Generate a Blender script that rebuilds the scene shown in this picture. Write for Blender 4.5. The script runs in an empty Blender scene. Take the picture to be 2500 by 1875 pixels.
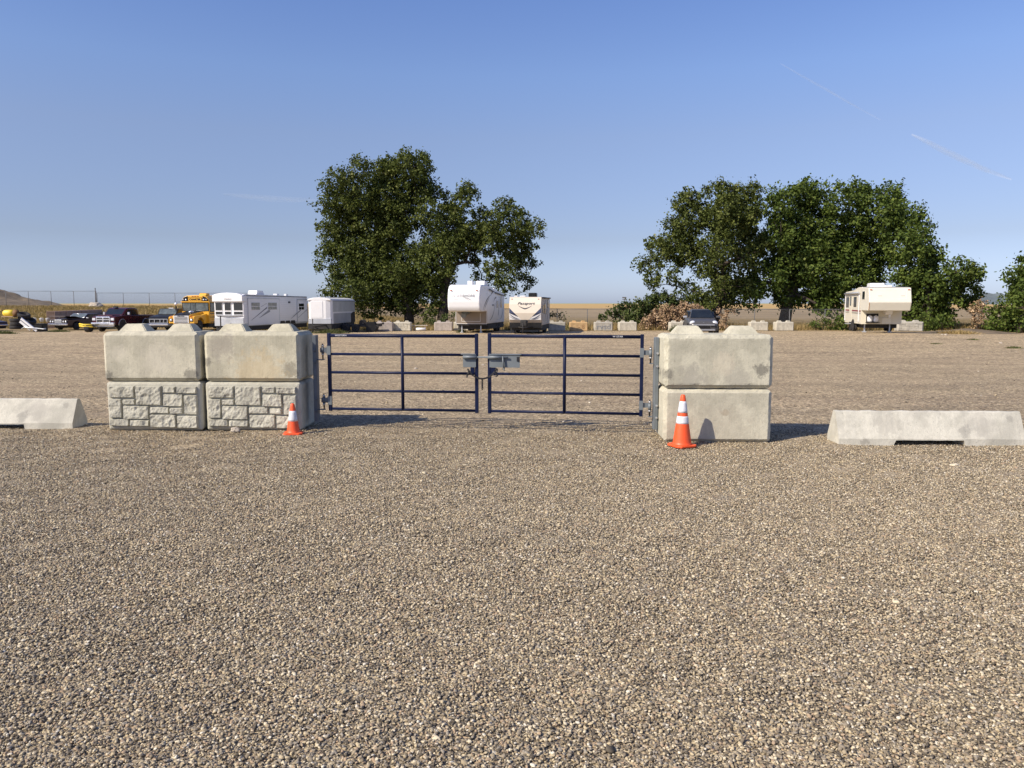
import bpy, bmesh, math, random
import numpy as np
from mathutils import Vector, Matrix, noise
R = math.radians
sc = bpy.context.scene
col = sc.collection

# ------------------------------------------------------------------ camera
CH, PITCH, FPX = 1.97, R(6.0), 1878.0
cam = bpy.data.objects.new('camera', bpy.data.cameras.new('camera'))
col.objects.link(cam); sc.camera = cam
cam.location = (0, 0, CH); cam.rotation_euler = (R(90) - PITCH, 0, 0)
cam.data.sensor_width = 36; cam.data.lens = 36 * FPX / 2500
cam.data.clip_start = 0.05; cam.data.clip_end = 90000

# ------------------------------------------------------------------ world, sun, exposure
SUND = Vector((-1.08, -0.72, 1.0)).normalized()          # direction towards the sun
elev = math.asin(SUND.z)
w = bpy.data.worlds.new('World'); sc.world = w; w.use_nodes = True
nt = w.node_tree; bg = nt.nodes['Background']
sky = nt.nodes.new('ShaderNodeTexSky'); sky.sky_type = 'NISHITA'; sky.sun_disc = False
sky.sun_elevation = elev; sky.sun_rotation = math.atan2(SUND.x, SUND.y)
sky.altitude = 900; sky.air_density = 1.0; sky.dust_density = 1.2; sky.ozone_density = 2.0
tint = nt.nodes.new('ShaderNodeMixRGB'); tint.blend_type = 'MULTIPLY'; tint.inputs[0].default_value = 1.0
nt.links.new(sky.outputs[0], tint.inputs[1]); tint.inputs[2].default_value = (1.06, 0.99, 1.26, 1)
geo = nt.nodes.new('ShaderNodeTexCoord'); sxyz = nt.nodes.new('ShaderNodeSeparateXYZ'); nt.links.new(geo.outputs['Generated'], sxyz.inputs[0])
rmp = nt.nodes.new('ShaderNodeValToRGB'); nt.links.new(sxyz.outputs[2], rmp.inputs[0])      # correction by elevation: tints the sky greyer and dimmer towards the horizon
while len(rmp.color_ramp.elements) < 6: rmp.color_ramp.elements.new(0.5)
for e_, (p_, c_) in zip(rmp.color_ramp.elements, [(0.01, (.60, .72, .86)), (0.08, (.62, .62, .59)), (0.203, (.85, .82, .71)), (0.272, (.88, .93, .85)), (0.348, (.81, .91, .91)), (0.6, (.88, .95, 1.0))]):
    e_.position = p_; e_.color = (*c_, 1)
dim = nt.nodes.new('ShaderNodeMixRGB'); dim.blend_type = 'MULTIPLY'; dim.inputs[0].default_value = 1.0
nt.links.new(tint.outputs[0], dim.inputs[1]); nt.links.new(rmp.outputs[0], dim.inputs[2])
nt.links.new(dim.outputs[0], bg.inputs[0]); bg.inputs[1].default_value = 0.119
sun = bpy.data.objects.new('sun', bpy.data.lights.new('sun', 'SUN')); col.objects.link(sun)
sun.data.energy = 4.8; sun.data.angle = R(0.5); sun.data.color = (1.0, 0.89, 0.73)
sun.rotation_euler = SUND.to_track_quat('Z', 'Y').to_euler()
sc.view_settings.view_transform = 'Standard'; sc.view_settings.look = 'None'
sc.view_settings.exposure = 0.32; sc.view_settings.gamma = 1.0
sc.cycles.use_denoising = True
sc.cycles.max_bounces = 6; sc.cycles.transparent_max_bounces = 12

# ------------------------------------------------------------------ helpers
def sstep(a, b, x):
    t = np.clip((x - a) / (b - a), 0, 1); return t * t * (3 - 2 * t)
def zg(X, Y):
    z = -0.0068 * np.clip(Y - 12, 0, 56)
    z = z + 0.31 * np.exp(-((X - 25) / 7.5) ** 2 - ((Y - 51) / 6.5) ** 2)
    z = z + 0.13 * np.exp(-((X - 12.3) / 4.5) ** 2 - ((Y - 49) / 5.0) ** 2)
    b = 1.80 * sstep(73, 106, Y) * (1 - sstep(113, 150, Y)) * (1 - sstep(-30, -12, X))
    return z + b
def ray(px, py):
    a, b = (px - 1250) / FPX, (937.5 - py) / FPX
    return Vector((a, math.cos(PITCH) + b * math.sin(PITCH), -math.sin(PITCH) + b * math.cos(PITCH)))
def at(px, py, Y):
    d = ray(px, py); return Vector((0, 0, CH)) + d * (Y / d.y)
def G(px, Y):
    d = Y * math.cos(PITCH) + 2.2 * math.sin(PITCH); X = (px - 1250) / FPX * d
    return (X, Y, float(zg(X, Y)))

def tag(o, label=None, cat=None, group=None, kind=None):
    if label: o['label'] = label
    if cat: o['category'] = cat
    if group: o['group'] = group
    if kind: o['kind'] = kind
    return o
def thing(name, loc, rz, label, cat, group=None):
    o = bpy.data.objects.new(name, None); col.objects.link(o)
    o.empty_display_size = 0.3; o.location = loc; o.rotation_euler = (0, 0, rz)
    return tag(o, label, cat, group)
def copy_tree(o, parent=None):
    c = o.copy(); col.objects.link(c)
    if parent: c.parent = parent
    for ch in [k for k in o.children]: copy_tree(ch, c)
    return c

class MB:
    def __init__(s): s.bm = bmesh.new()
    def _merge(s, b):
        me = bpy.data.meshes.new('t'); b.to_mesh(me); b.free(); s.bm.from_mesh(me); bpy.data.meshes.remove(me)
    def box(s, x0, x1, y0, y1, z0, z1, bev=0, seg=1, rot=None, piv=None):
        b = bmesh.new(); bmesh.ops.create_cube(b, size=1)
        for v in b.verts:
            v.co = Vector(((x0 + x1) / 2 + v.co.x * (x1 - x0), (y0 + y1) / 2 + v.co.y * (y1 - y0), (z0 + z1) / 2 + v.co.z * (z1 - z0)))
        if bev: bmesh.ops.bevel(b, geom=b.edges[:], offset=bev, segments=seg, affect='EDGES', profile=0.5)
        if rot:
            M = rot.to_matrix().to_4x4() if hasattr(rot, 'to_matrix') else rot
            c = Vector(piv) if piv else Vector(((x0 + x1) / 2, (y0 + y1) / 2, (z0 + z1) / 2))
            bmesh.ops.transform(b, matrix=Matrix.Translation(c) @ M @ Matrix.Translation(-c), verts=b.verts)
        s._merge(b); return s
    def cyl(s, p0, p1, r0, r1=None, n=12, cap=True):
        r1 = r0 if r1 is None else r1
        p0, p1 = Vector(p0), Vector(p1); d = p1 - p0
        b = bmesh.new(); bmesh.ops.create_cone(b, cap_ends=cap, segments=n, radius1=r0, radius2=r1, depth=d.length)
        M = Matrix.Translation((p0 + p1) / 2) @ d.to_track_quat('Z', 'Y').to_matrix().to_4x4()
        bmesh.ops.transform(b, matrix=M, verts=b.verts)
        for f in b.faces: f.smooth = len(f.verts) == 4
        s._merge(b); return s
    def tube(s, pts, rad, n=8):
        """smooth tapered tube along points"""
        pts = [Vector(p) for p in pts]; rings = []
        rad = rad if hasattr(rad, '__len__') else [rad] * len(pts)
        bm = s.bm
        for i, p in enumerate(pts):
            d = (pts[min(i + 1, len(pts) - 1)] - pts[max(i - 1, 0)]).normalized()
            q = d.to_track_quat('Z', 'Y')
            rings.append([bm.verts.new(p + q @ Vector((rad[i] * math.cos(a), rad[i] * math.sin(a), 0))) for a in [2 * math.pi * k / n for k in range(n)]])
        for a, b in zip(rings, rings[1:]):
            for k in range(n):
                f = bm.faces.new((a[k], a[(k + 1) % n], b[(k + 1) % n], b[k])); f.smooth = True
        bm.faces.new(rings[0][::-1]); bm.faces.new(rings[-1]); return s
    def prism(s, prof, a0, a1, axis='x', bev=0, seg=2):
        """profile extruded along an axis: x -> prof is (y,z); y -> (x,z); z -> (x,y)"""
        b = bmesh.new()
        def P(p, a): return {'x': (a, p[0], p[1]), 'y': (p[0], a, p[1]), 'z': (p[0], p[1], a)}[axis]
        A = [b.verts.new(P(p, a0)) for p in prof]; B = [b.verts.new(P(p, a1)) for p in prof]; n = len(prof)
        b.faces.new(A); b.faces.new(B[::-1])
        for i in range(n): b.faces.new((A[i], B[i], B[(i + 1) % n], A[(i + 1) % n]))
        bmesh.ops.recalc_face_normals(b, faces=b.faces)
        if bev: bmesh.ops.bevel(b, geom=b.edges[:], offset=bev, segments=seg, affect='EDGES', profile=0.5, clamp_overlap=True)
        s._merge(b); return s
    def lathe(s, prof, c=(0, 0, 0), axis='z', n=24):
        """prof: (r, h) pairs"""
        bm = s.bm; rings = []; c = Vector(c)
        for r, h in prof:
            ring = []
            for k in range(n):
                a = 2 * math.pi * k / n; x, y = r * math.cos(a), r * math.sin(a)
                v = Vector((x, y, h)) if axis == 'z' else Vector((h, x, y)) if axis == 'x' else Vector((x, h, y))
                ring.append(bm.verts.new(c + v))
            rings.append(ring)
        fs = []
        for a, b in zip(rings, rings[1:]):
            for k in range(n):
                f = bm.faces.new((a[k], a[(k + 1) % n], b[(k + 1) % n], b[k])); f.smooth = True; fs.append(f)
        fs.append(bm.faces.new(rings[0])); fs.append(bm.faces.new(rings[-1]))
        bmesh.ops.recalc_face_normals(bm, faces=fs)
        return s
    def ribbon(s, pts, widths, to3d, t=0.004):
        """flat decal of a given thickness following a 2-D polyline; to3d(u,v,d)->3-D"""
        bm = s.bm; L = []; n = len(pts)
        widths = widths if hasattr(widths, '__len__') else [widths] * n
        for i in range(n):
            a, b = Vector(pts[max(i - 1, 0)]), Vector(pts[min(i + 1, n - 1)])
            d = (b - a).normalized(); nn = Vector((-d.y, d.x)); p = Vector(pts[i])
            q0, q1 = p + nn * widths[i] / 2, p - nn * widths[i] / 2
            L.append([bm.verts.new(to3d(q0.x, q0.y, t)), bm.verts.new(to3d(q1.x, q1.y, t))])
        for a, b in zip(L, L[1:]): bm.faces.new((a[0], a[1], b[1], b[0]))
        return s
    def poly(s, pts, to3d, t=0.004):
        s.bm.faces.new([s.bm.verts.new(to3d(u, v, t)) for u, v in pts]); return s
    def build(s, name, m, parent=None, smooth=False):
        me = bpy.data.meshes.new(name); s.bm.to_mesh(me); s.bm.free()
        if smooth:
            for p in me.polygons: p.use_smooth = True
        me.materials.append(m)
        o = bpy.data.objects.new(name, me); col.objects.link(o)
        if parent: o.parent = parent
        return o
def np_mesh(name, V, F, m, parent=None, smooth=False, colattr=None):
    """V (n,3), F (m,k) all faces the same size"""
    me = bpy.data.meshes.new(name); k = F.shape[1]
    me.vertices.add(len(V)); me.vertices.foreach_set('co', V.astype(np.float32).ravel())
    me.loops.add(F.size); me.loops.foreach_set('vertex_index', F.astype(np.int32).ravel())
    me.polygons.add(len(F)); me.polygons.foreach_set('loop_start', np.arange(0, F.size, k, dtype=np.int32))
    me.polygons.foreach_set('loop_total', np.full(len(F), k, dtype=np.int32))
    me.update(calc_edges=True)
    if colattr is not None:
        a = me.attributes.new('rnd', 'FLOAT', 'FACE'); a.data.foreach_set('value', colattr.astype(np.float32))
    if smooth: me.polygons.foreach_set('use_smooth', np.ones(len(F), dtype=bool))
    me.materials.append(m)
    o = bpy.data.objects.new(name, me); col.objects.link(o)
    if parent: o.parent = parent
    return o

# ------------------------------------------------------------------ node helpers
class NT:
    def __init__(s, name):
        s.m = bpy.data.materials.new(name); s.m.use_nodes = True; s.t = s.m.node_tree
        s.b = s.t.nodes['Principled BSDF']; s.out = s.t.nodes['Material Output']
    def n(s, typ, **kw):
        x = s.t.nodes.new('ShaderNode' + typ)
        for k, v in kw.items():
            if k.startswith('i_'): x.inputs[k[2:].replace('_', ' ')].default_value = v
            else: setattr(x, k, v)
        return x
    def l(s, a, b): s.t.links.new(a, b)
    def coord(s, which='Object', scale=None):
        c = s.n('TexCoord').outputs[which]
        if scale:
            mp = s.n('Mapping'); mp.inputs['Scale'].default_value = scale; s.l(c, mp.inputs[0]); c = mp.outputs[0]
        return c
    def noise(s, vec, scale, detail=4, rough=0.55):
        x = s.n('TexNoise'); s.l(vec, x.inputs['Vector']); x.inputs['Scale'].default_value = scale
        x.inputs['Detail'].default_value = detail; x.inputs['Roughness'].default_value = rough; return x.outputs['Fac']
    def ramp(s, fac, stops, interp='LINEAR'):
        r = s.n('ValToRGB'); s.l(fac, r.inputs[0]); e = r.color_ramp.elements; r.color_ramp.interpolation = interp
        while len(e) < len(stops): e.new(0.5)
        for el, (p, c) in zip(e, stops):
            el.position = p; el.color = (*c, 1) if hasattr(c, '__len__') else (c, c, c, 1)
        return r.outputs[0]
    def mix(s, fac, a, b, typ='MIX'):
        x = s.n('MixRGB', blend_type=typ)
        for k, v in ((0, fac), (1, a), (2, b)):
            if hasattr(v, 'links'): s.l(v, x.inputs[k])
            else: x.inputs[k].default_value = v if k == 0 else (*v, 1)
        return x.outputs[0]
    def math(s, op, a, b=0.0, clamp=False):
        x = s.n('Math', operation=op, use_clamp=clamp)
        for k, v in ((0, a), (1, b)):
            if hasattr(v, 'links'): s.l(v, x.inputs[k])
            else: x.inputs[k].default_value = v
        return x.outputs[0]
    def bump(s, h, strength, dist, prev=None):
        x = s.n('Bump'); s.l(h, x.inputs['Height']); x.inputs['Strength'].default_value = strength; x.inputs['Distance'].default_value = dist
        if prev: s.l(prev, x.inputs['Normal'])
        return x.outputs[0]
    def fin(s, colr=None, rough=None, normal=None, metal=None, spec=None):
        for key, v in (('Base Color', colr), ('Roughness', rough), ('Normal', normal), ('Metallic', metal), ('Specular IOR Level', spec)):
            if v is None: continue
            if hasattr(v, 'links'): s.l(v, s.b.inputs[key])
            else: s.b.inputs[key].default_value = (*v, 1) if hasattr(v, '__len__') else v
        return s.m

def paint(name, c, rough=0.45, metal=0.0, var=0.12, dirt=0.15, scale=1.5, bump=0.0, spec=0.5):
    """painted / plain surface: faint tonal variation, dust towards irregular patches"""
    t = NT(name); v = t.coord(); n1 = t.noise(v, scale, 6); n2 = t.noise(v, scale * 9, 3)
    base = t.mix(t.ramp(n1, [(0.3, 0.0), (0.7, 1.0)]), tuple(k * (1 - var) for k in c), tuple(min(k * (1 + var), 1) for k in c))
    d = t.ramp(t.noise(v, scale * 2.3, 8, 0.7), [(0.5, 0.0), (0.75, 1.0)])
    base = t.mix(t.math('MULTIPLY', d, dirt), base, (0.22, 0.18, 0.13))
    nm = t.bump(n2, 0.3, bump) if bump else None
    rr = t.math('ADD', t.math('MULTIPLY', n2, 0.25), rough - 0.1)
    return t.fin(base, rr, nm, metal, spec)

# ------------------------------------------------------------------ materials
STONES = [(0.0, (0.078, 0.067, 0.051)), (0.14, (0.198, 0.163, 0.112)), (0.30, (0.360, 0.296, 0.192)), (0.44, (0.258, 0.219, 0.162)), (0.56, (0.515, 0.425, 0.266)),
          (0.70, (0.40, 0.293, 0.19)), (0.78, (0.298, 0.266, 0.213)), (0.88, (0.65, 0.565, 0.395)), (0.975, (0.71, 0.655, 0.53))]
def m_ground():
    t = NT('gravel_lot'); g = t.n('NewGeometry').outputs['Position']
    sep = t.n('SeparateXYZ'); t.l(g, sep.inputs[0]); X, Y = sep.outputs[0], sep.outputs[1]
    # warp so the cells are not regular
    wn = t.n('TexNoise'); t.l(g, wn.inputs['Vector']); wn.inputs['Scale'].default_value = 30
    add = t.n('VectorMath', operation='MULTIPLY_ADD'); t.l(wn.outputs['Color'], add.inputs[0]); add.inputs[1].default_value = (0.02,) * 3; t.l(g, add.inputs[2])
    vo = t.n('TexVoronoi'); t.l(add.outputs[0], vo.inputs['Vector']); vo.inputs['Scale'].default_value = 46
    vo2 = t.n('TexVoronoi'); t.l(add.outputs[0], vo2.inputs['Vector']); vo2.inputs['Scale'].default_value = 17
    sx = t.n('SeparateXYZ'); t.l(vo.outputs['Color'], sx.inputs[0])
    sx2 = t.n('SeparateXYZ'); t.l(vo2.outputs['Color'], sx2.inputs[0])
    c = t.ramp(sx.outputs[0], STONES, 'CONSTANT')
    c2 = t.ramp(sx2.outputs[0], STONES, 'CONSTANT')
    c = t.mix(0.22, c, c2)
    gap = t.ramp(vo.outputs['Distance'], [(0.35, 1.0), (0.85, 0.45)])
    c = t.mix(1.0, c, gap, 'MULTIPLY')
    big = t.noise(g, 0.35, 5); med = t.noise(g, 1.7, 5, 0.65)
    c = t.mix(t.ramp(big, [(0.38, 0.0), (0.66, 0.4)]), c, (0.52, 0.41, 0.255))
    c = t.mix(t.ramp(med, [(0.55, 0.0), (0.72, 0.30)]), c, (0.48, 0.34, 0.23))
    c = t.mix(t.ramp(t.noise(g, 0.9, 4), [(0.58, 0.0), (0.75, 0.30)]), c, (0.17, 0.15, 0.13))
    # farther back the stones are trodden into the dirt
    far = t.ramp(t.math('MULTIPLY', Y, 0.01), [(0.08, 0.0), (0.16, 0.45), (0.40, 0.65), (0.60, 0.8)])
    dirt = t.mix(t.noise(g, 0.25, 6, 0.7), (0.51, 0.385, 0.228), (0.71, 0.55, 0.33))
    dirt = t.mix(t.ramp(t.noise(g, 6, 6, 0.8), [(0.4, 0.0), (0.7, 0.6)]), dirt, (0.37, 0.28, 0.16))
    c = t.mix(far, c, dirt)
    far_sp = t.ramp(t.math('MULTIPLY', Y, 0.01), [(0.09, 0.0), (0.14, 1.0)])
    def speck(scale, lo, hi):
        v_ = t.n('TexVoronoi'); t.l(add.outputs[0], v_.inputs['Vector']); v_.inputs['Scale'].default_value = scale
        q_ = t.n('SeparateXYZ'); t.l(v_.outputs['Color'], q_.inputs[0])
        return t.ramp(q_.outputs[0], [(0.0, lo), (0.12, lo * 1.25), (0.5, 1.0), (0.85, 1.1), (0.97, hi)])
    sA, sB = speck(27, 0.32, 1.75), speck(12, 0.42, 1.55)
    sC = t.mix(t.ramp(t.math('MULTIPLY', Y, 0.01), [(0.16, 0.0), (0.32, 1.0)]), sA, sB)
    c = t.mix(far_sp, c, t.mix(1.0, c, sC, 'MULTIPLY'))
    mt = t.n('Mapping'); mt.inputs['Scale'].default_value = (0.22, 0.9, 1); mt.inputs['Rotation'].default_value = (0, 0, 0.35); t.l(g, mt.inputs[0])
    c = t.mix(1.0, c, t.ramp(t.noise(mt.outputs[0], 1.0, 6, 0.65), [(0.36, 0.84), (0.5, 1.0), (0.64, 1.12)]), 'MULTIPLY')  # stretched blotches: sun shading and wheel-track tone painted into the colour
    # wheel-worn tracks run roughly across the lot
    mp = t.n('Mapping'); mp.inputs['Scale'].default_value = (0.05, 0.5, 1); t.l(g, mp.inputs[0])
    tr = t.ramp(t.noise(mp.outputs[0], 1.0, 5, 0.7), [(0.46, 0.0), (0.62, 0.38)])
    tr = t.math('MULTIPLY', tr, far)
    c = t.mix(tr, c, (0.29, 0.21, 0.145))
    # verge of dirt and straw at the back of the lot
    edge = t.math('ADD', Y, t.math('MULTIPLY', t.noise(g, 0.4, 6, 0.7), 5.0))
    ef = t.ramp(t.math('MULTIPLY', edge, 0.01), [(0.655, 0.0), (0.69, 1.0)])
    straw = t.mix(t.ramp(t.noise(g, 1.2, 8, 0.8), [(0.35, 0.0), (0.65, 1.0)]), (0.17, 0.125, 0.06), (0.42, 0.31, 0.15))
    c = t.mix(ef, c, straw)
    h = t.ramp(vo.outputs['Distance'], [(0.0, 1.0), (0.9, 0.0)])
    h = t.math('ADD', h, t.math('MULTIPLY', sx.outputs[1], 0.6))
    nm = t.bump(h, 1.0, 0.014)
    nm = t.bump(t.noise(g, 7, 5, 0.7), 0.6, 0.05, nm)
    return t.fin(c, 0.9, nm, spec=0.2)
def m_field():
    t = NT('prairie'); g = t.n('NewGeometry').outputs['Position']
    sep = t.n('SeparateXYZ'); t.l(g, sep.inputs[0]); X, Y = sep.outputs[0], sep.outputs[1]
    mp = t.n('Mapping'); mp.inputs['Scale'].default_value = (0.02, 0.09, 1); t.l(g, mp.inputs[0])
    band = t.noise(mp.outputs[0], 1.0, 6, 0.65)
    yy = t.math('ADD', Y, t.math('MULTIPLY', band, 40))
    near = t.mix(t.ramp(t.noise(g, 0.8, 8, 0.75), [(0.35, 0.0), (0.68, 1.0)]), (0.13, 0.10, 0.045), (0.36, 0.26, 0.12))
    mid = t.mix(t.ramp(band, [(0.35, 0.0), (0.65, 1.0)]), (0.26, 0.20, 0.12), (0.35, 0.27, 0.165))
    gold = t.mix(band, (0.44, 0.29, 0.115), (0.50, 0.35, 0.16))
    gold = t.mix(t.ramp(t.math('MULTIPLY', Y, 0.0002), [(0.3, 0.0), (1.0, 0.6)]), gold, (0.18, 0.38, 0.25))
    c = t.mix(t.ramp(t.math('MULTIPLY', yy, 0.001), [(0.125, 0.0), (0.15, 1.0)]), near, mid)
    c = t.mix(t.ramp(t.math('MULTIPLY', yy, 0.001), [(0.33, 0.0), (0.39, 1.0)]), c, gold)
    nm = t.bump(t.noise(g, 3, 8, 0.8), 0.8, 0.25)
    return t.fin(c, 0.95, nm, spec=0.1)
def m_concrete(name, tone=(0.50, 0.465, 0.375), stains=(), streak=0.5, rocky=False, light=None, coord='Object'):
    t = NT(name); v = t.coord(coord)
    a = tuple(k * 0.80 for k in tone); b = tuple(min(1, k * 1.14) for k in tone)
    n1 = t.noise(v, 2.2, 6, 0.6); n2 = t.noise(v, 5.5, 5, 0.7)
    c = t.mix(t.ramp(n1, [(0.36, 0.0), (0.46, 0.35), (0.52, 0.75), (0.66, 1.0)]), a, b)
    c = t.mix(t.ramp(n2, [(0.5, 0.0), (0.56, 0.30)]), c, (tone[0] * 0.74, tone[1] * 0.75, tone[2] * 0.74))
    mp = t.n('Mapping'); mp.inputs['Scale'].default_value = (40, 40, 1.3); t.l(v, mp.inputs[0])
    st = t.noise(mp.outputs[0], 1.0, 3, 0.6)
    if streak: c = t.mix(t.ramp(st, [(0.38, 0.22 * streak), (0.6, 0.0)]), c, tuple(k * 0.55 for k in tone))
    pv = t.n('TexVoronoi'); t.l(v, pv.inputs['Vector']); pv.inputs['Scale'].default_value = 17; pv.inputs['Randomness'].default_value = 1.0
    c = t.mix(t.ramp(pv.outputs['Distance'], [(0.05, 0.75), (0.11, 0.0)]), c, tuple(k * 0.30 for k in tone))
    sp = t.noise(v, 130, 2, 0.5)
    c = t.mix(t.ramp(sp, [(0.28, 0.45), (0.40, 0.0)]), c, (0.14, 0.12, 0.10))
    for (sx_, sz_, r_, colr, amt) in stains:
        vm = t.n('VectorMath', operation='SUBTRACT'); t.l(v, vm.inputs[0]); vm.inputs[1].default_value = (sx_, 0, sz_)
        mm = t.n('VectorMath', operation='MULTIPLY'); t.l(vm.outputs[0], mm.inputs[0]); mm.inputs[1].default_value = (1, 0, 1)
        ln = t.n('VectorMath', operation='LENGTH'); t.l(mm.outputs[0], ln.inputs[0])
        f = t.math('DIVIDE', ln.outputs['Value'], r_)
        f = t.math('ADD', f, t.math('MULTIPLY', t.math('SUBTRACT', t.noise(v, 9, 8, 0.8), 0.5), 3.4))
        f = t.ramp(f, [(0.55, amt), (0.95, 0.0)])
        c = t.mix(f, c, colr)
    nm = t.bump(sp, 0.5, 0.004)
    nm = t.bump(st, 0.35, 0.004, nm)
    nm = t.bump(t.noise(v, 22, 5, 0.7), 0.5, 0.01, nm)
    return t.fin(c, 0.92, nm, spec=0.15)
def m_leaf(name, stops, trans=0.25):
    t = NT(name); at_ = t.n('Attribute', attribute_name='rnd', attribute_type='GEOMETRY')
    c = t.ramp(at_.outputs['Fac'], stops)
    t.fin(c, 0.6, spec=0.12)
    tr = t.n('BsdfTranslucent'); t.l(t.mix(1.0, c, (0.9, 1.0, 0.45), 'MULTIPLY'), tr.inputs[0])
    mx = t.n('MixShader'); mx.inputs[0].default_value = trans
    t.l(t.b.outputs[0], mx.inputs[1]); t.l(tr.outputs[0], mx.inputs[2]); t.l(mx.outputs[0], t.out.inputs[0])
    return t.m
def m_bark():
    t = NT('bark'); v = t.coord('Object', (6, 6, 1.2)); n = t.noise(v, 2.5, 8, 0.75)
    c = t.mix(t.ramp(n, [(0.35, 0.0), (0.65, 1.0)]), (0.035, 0.028, 0.023), (0.115, 0.095, 0.078))
    return t.fin(c, 0.95, t.bump(n, 1.0, 0.05), spec=0.1)
M = {}
M['ground'] = m_ground(); M['field'] = m_field(); M['bark'] = m_bark()
M['navy'] = paint('navy_paint', (0.006, 0.011, 0.040), 0.42, spec=0.2, var=0.2, dirt=0.05, scale=3)
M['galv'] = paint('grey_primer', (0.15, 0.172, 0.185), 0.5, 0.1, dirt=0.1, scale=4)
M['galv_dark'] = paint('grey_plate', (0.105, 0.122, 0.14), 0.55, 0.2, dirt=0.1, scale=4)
M['zinc'] = paint('zinc', (0.55, 0.56, 0.57), 0.35, 0.8, dirt=0.1, scale=8)
M['steel_dark'] = paint('dark_steel', (0.03, 0.03, 0.035), 0.4, 0.5, scale=8)
M['orange'] = paint('cone_orange', (0.86, 0.10, 0.022), 0.45, var=0.06, dirt=0.22, scale=6)
M['reflective'] = paint('reflective_white', (0.66, 0.67, 0.70), 0.4, var=0.05, dirt=0.15, scale=6)
M['white'] = paint('white_gelcoat', (0.72, 0.72, 0.72), 0.32, var=0.02, dirt=0.05, scale=0.8)
M['white_old'] = paint('ivory_gelcoat', (0.68, 0.65, 0.545), 0.4, var=0.04, dirt=0.10, scale=0.9)
M['cream'] = paint('cream_siding', (0.64, 0.60, 0.48), 0.5, var=0.05, dirt=0.15, scale=0.9)
M['beige'] = paint('beige_gelcoat', (0.66, 0.585, 0.48), 0.35, var=0.02, dirt=0.03, scale=0.8)
M['side_beige'] = paint('beige_siding', (0.50, 0.45, 0.39), 0.45, var=0.03, dirt=0.1)
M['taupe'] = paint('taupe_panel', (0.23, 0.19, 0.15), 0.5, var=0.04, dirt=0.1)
M['alu'] = paint('dull_aluminium', (0.50, 0.52, 0.54), 0.42, 0.55, dirt=0.12)
M['chrome'] = paint('chrome', (0.72, 0.73, 0.75), 0.2, 0.9, var=0.03, dirt=0.05, scale=3)
M['black'] = paint('black_paint', (0.012, 0.012, 0.013), 0.4, spec=0.25, dirt=0.10)
M['blackmat'] = paint('black_frame', (0.018, 0.017, 0.017), 0.7, dirt=0.2)
M['rubber'] = paint('rubber', (0.022, 0.021, 0.021), 0.85, dirt=0.35, scale=4)
M['rim'] = paint('wheel_rim', (0.42, 0.42, 0.43), 0.4, 0.5, dirt=0.2, scale=5)
M['rim_white'] = paint('white_rim', (0.75, 0.74, 0.70), 0.45, dirt=0.1, scale=5)
M['maroon'] = paint('maroon_paint', (0.050, 0.006, 0.012), 0.22, var=0.1, dirt=0.08)
M['oxblood'] = paint('oxblood_paint', (0.028, 0.010, 0.016), 0.3, var=0.1, dirt=0.12)
M['silver'] = paint('silver_plastic', (0.34, 0.35, 0.37), 0.45, 0.3, dirt=0.08)
M['busyellow'] = paint('bus_yellow', (0.80, 0.42, 0.035), 0.38, var=0.05, dirt=0.08)
M['yellow'] = paint('yellow_plastic', (0.82, 0.60, 0.05), 0.45, dirt=0.08, scale=3)
M['suv'] = paint('graphite_metallic', (0.085, 0.082, 0.08), 0.3, 0.15, var=0.04, dirt=0.08)
M['glass'] = paint('tinted_glass', (0.012, 0.016, 0.018), 0.12, var=0.3, dirt=0.05, spec=0.7)
M['glassgrey'] = paint('hazy_glass', (0.10, 0.12, 0.12), 0.15, var=0.5, dirt=0.1, scale=3, spec=0.7)
M['lamp'] = paint('headlamp_glass', (0.70, 0.72, 0.75), 0.15, 0.2, dirt=0.02, scale=10)
M['amber'] = paint('amber_lens', (0.55, 0.12, 0.02), 0.3, dirt=0.02)
M['red_lens'] = paint('red_lens', (0.30, 0.02, 0.02), 0.3, dirt=0.02)
M['decal_dark'] = paint('dark_decal', (0.045, 0.05, 0.06), 0.4, dirt=0.0)
M['decal_navy'] = paint('navy_decal', (0.03, 0.04, 0.085), 0.4, dirt=0.0)
M['decal_grey'] = paint('grey_decal', (0.22, 0.23, 0.245), 0.4, dirt=0.0)
M['decal_pale'] = paint('faded_decal', (0.58, 0.58, 0.59), 0.4, dirt=0.0)
M['decal_red'] = paint('burgundy_stripe', (0.22, 0.05, 0.06), 0.5, dirt=0.0)
M['wood'] = paint('weathered_wood', (0.42, 0.30, 0.20), 0.8, dirt=0.3, scale=3, bump=0.01)
M['fence'] = paint('galvanised_fence', (0.13, 0.13, 0.13), 0.6, 0.3)
M['wallbrown'] = paint('brown_concrete', (0.34, 0.235, 0.18), 0.9, var=0.15, dirt=0.2, bump=0.02)
M['rubble'] = paint('rubble', (0.42, 0.37, 0.30), 0.95, var=0.2, dirt=0.3, bump=0.05, scale=2)
M['roofgrey'] = paint('rubber_roof', (0.25, 0.25, 0.24), 0.7)
M['mound'] = paint('dirt_mound', (0.155, 0.118, 0.075), 0.95, var=0.35, dirt=0.4, bump=0.15, scale=0.8)

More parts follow.
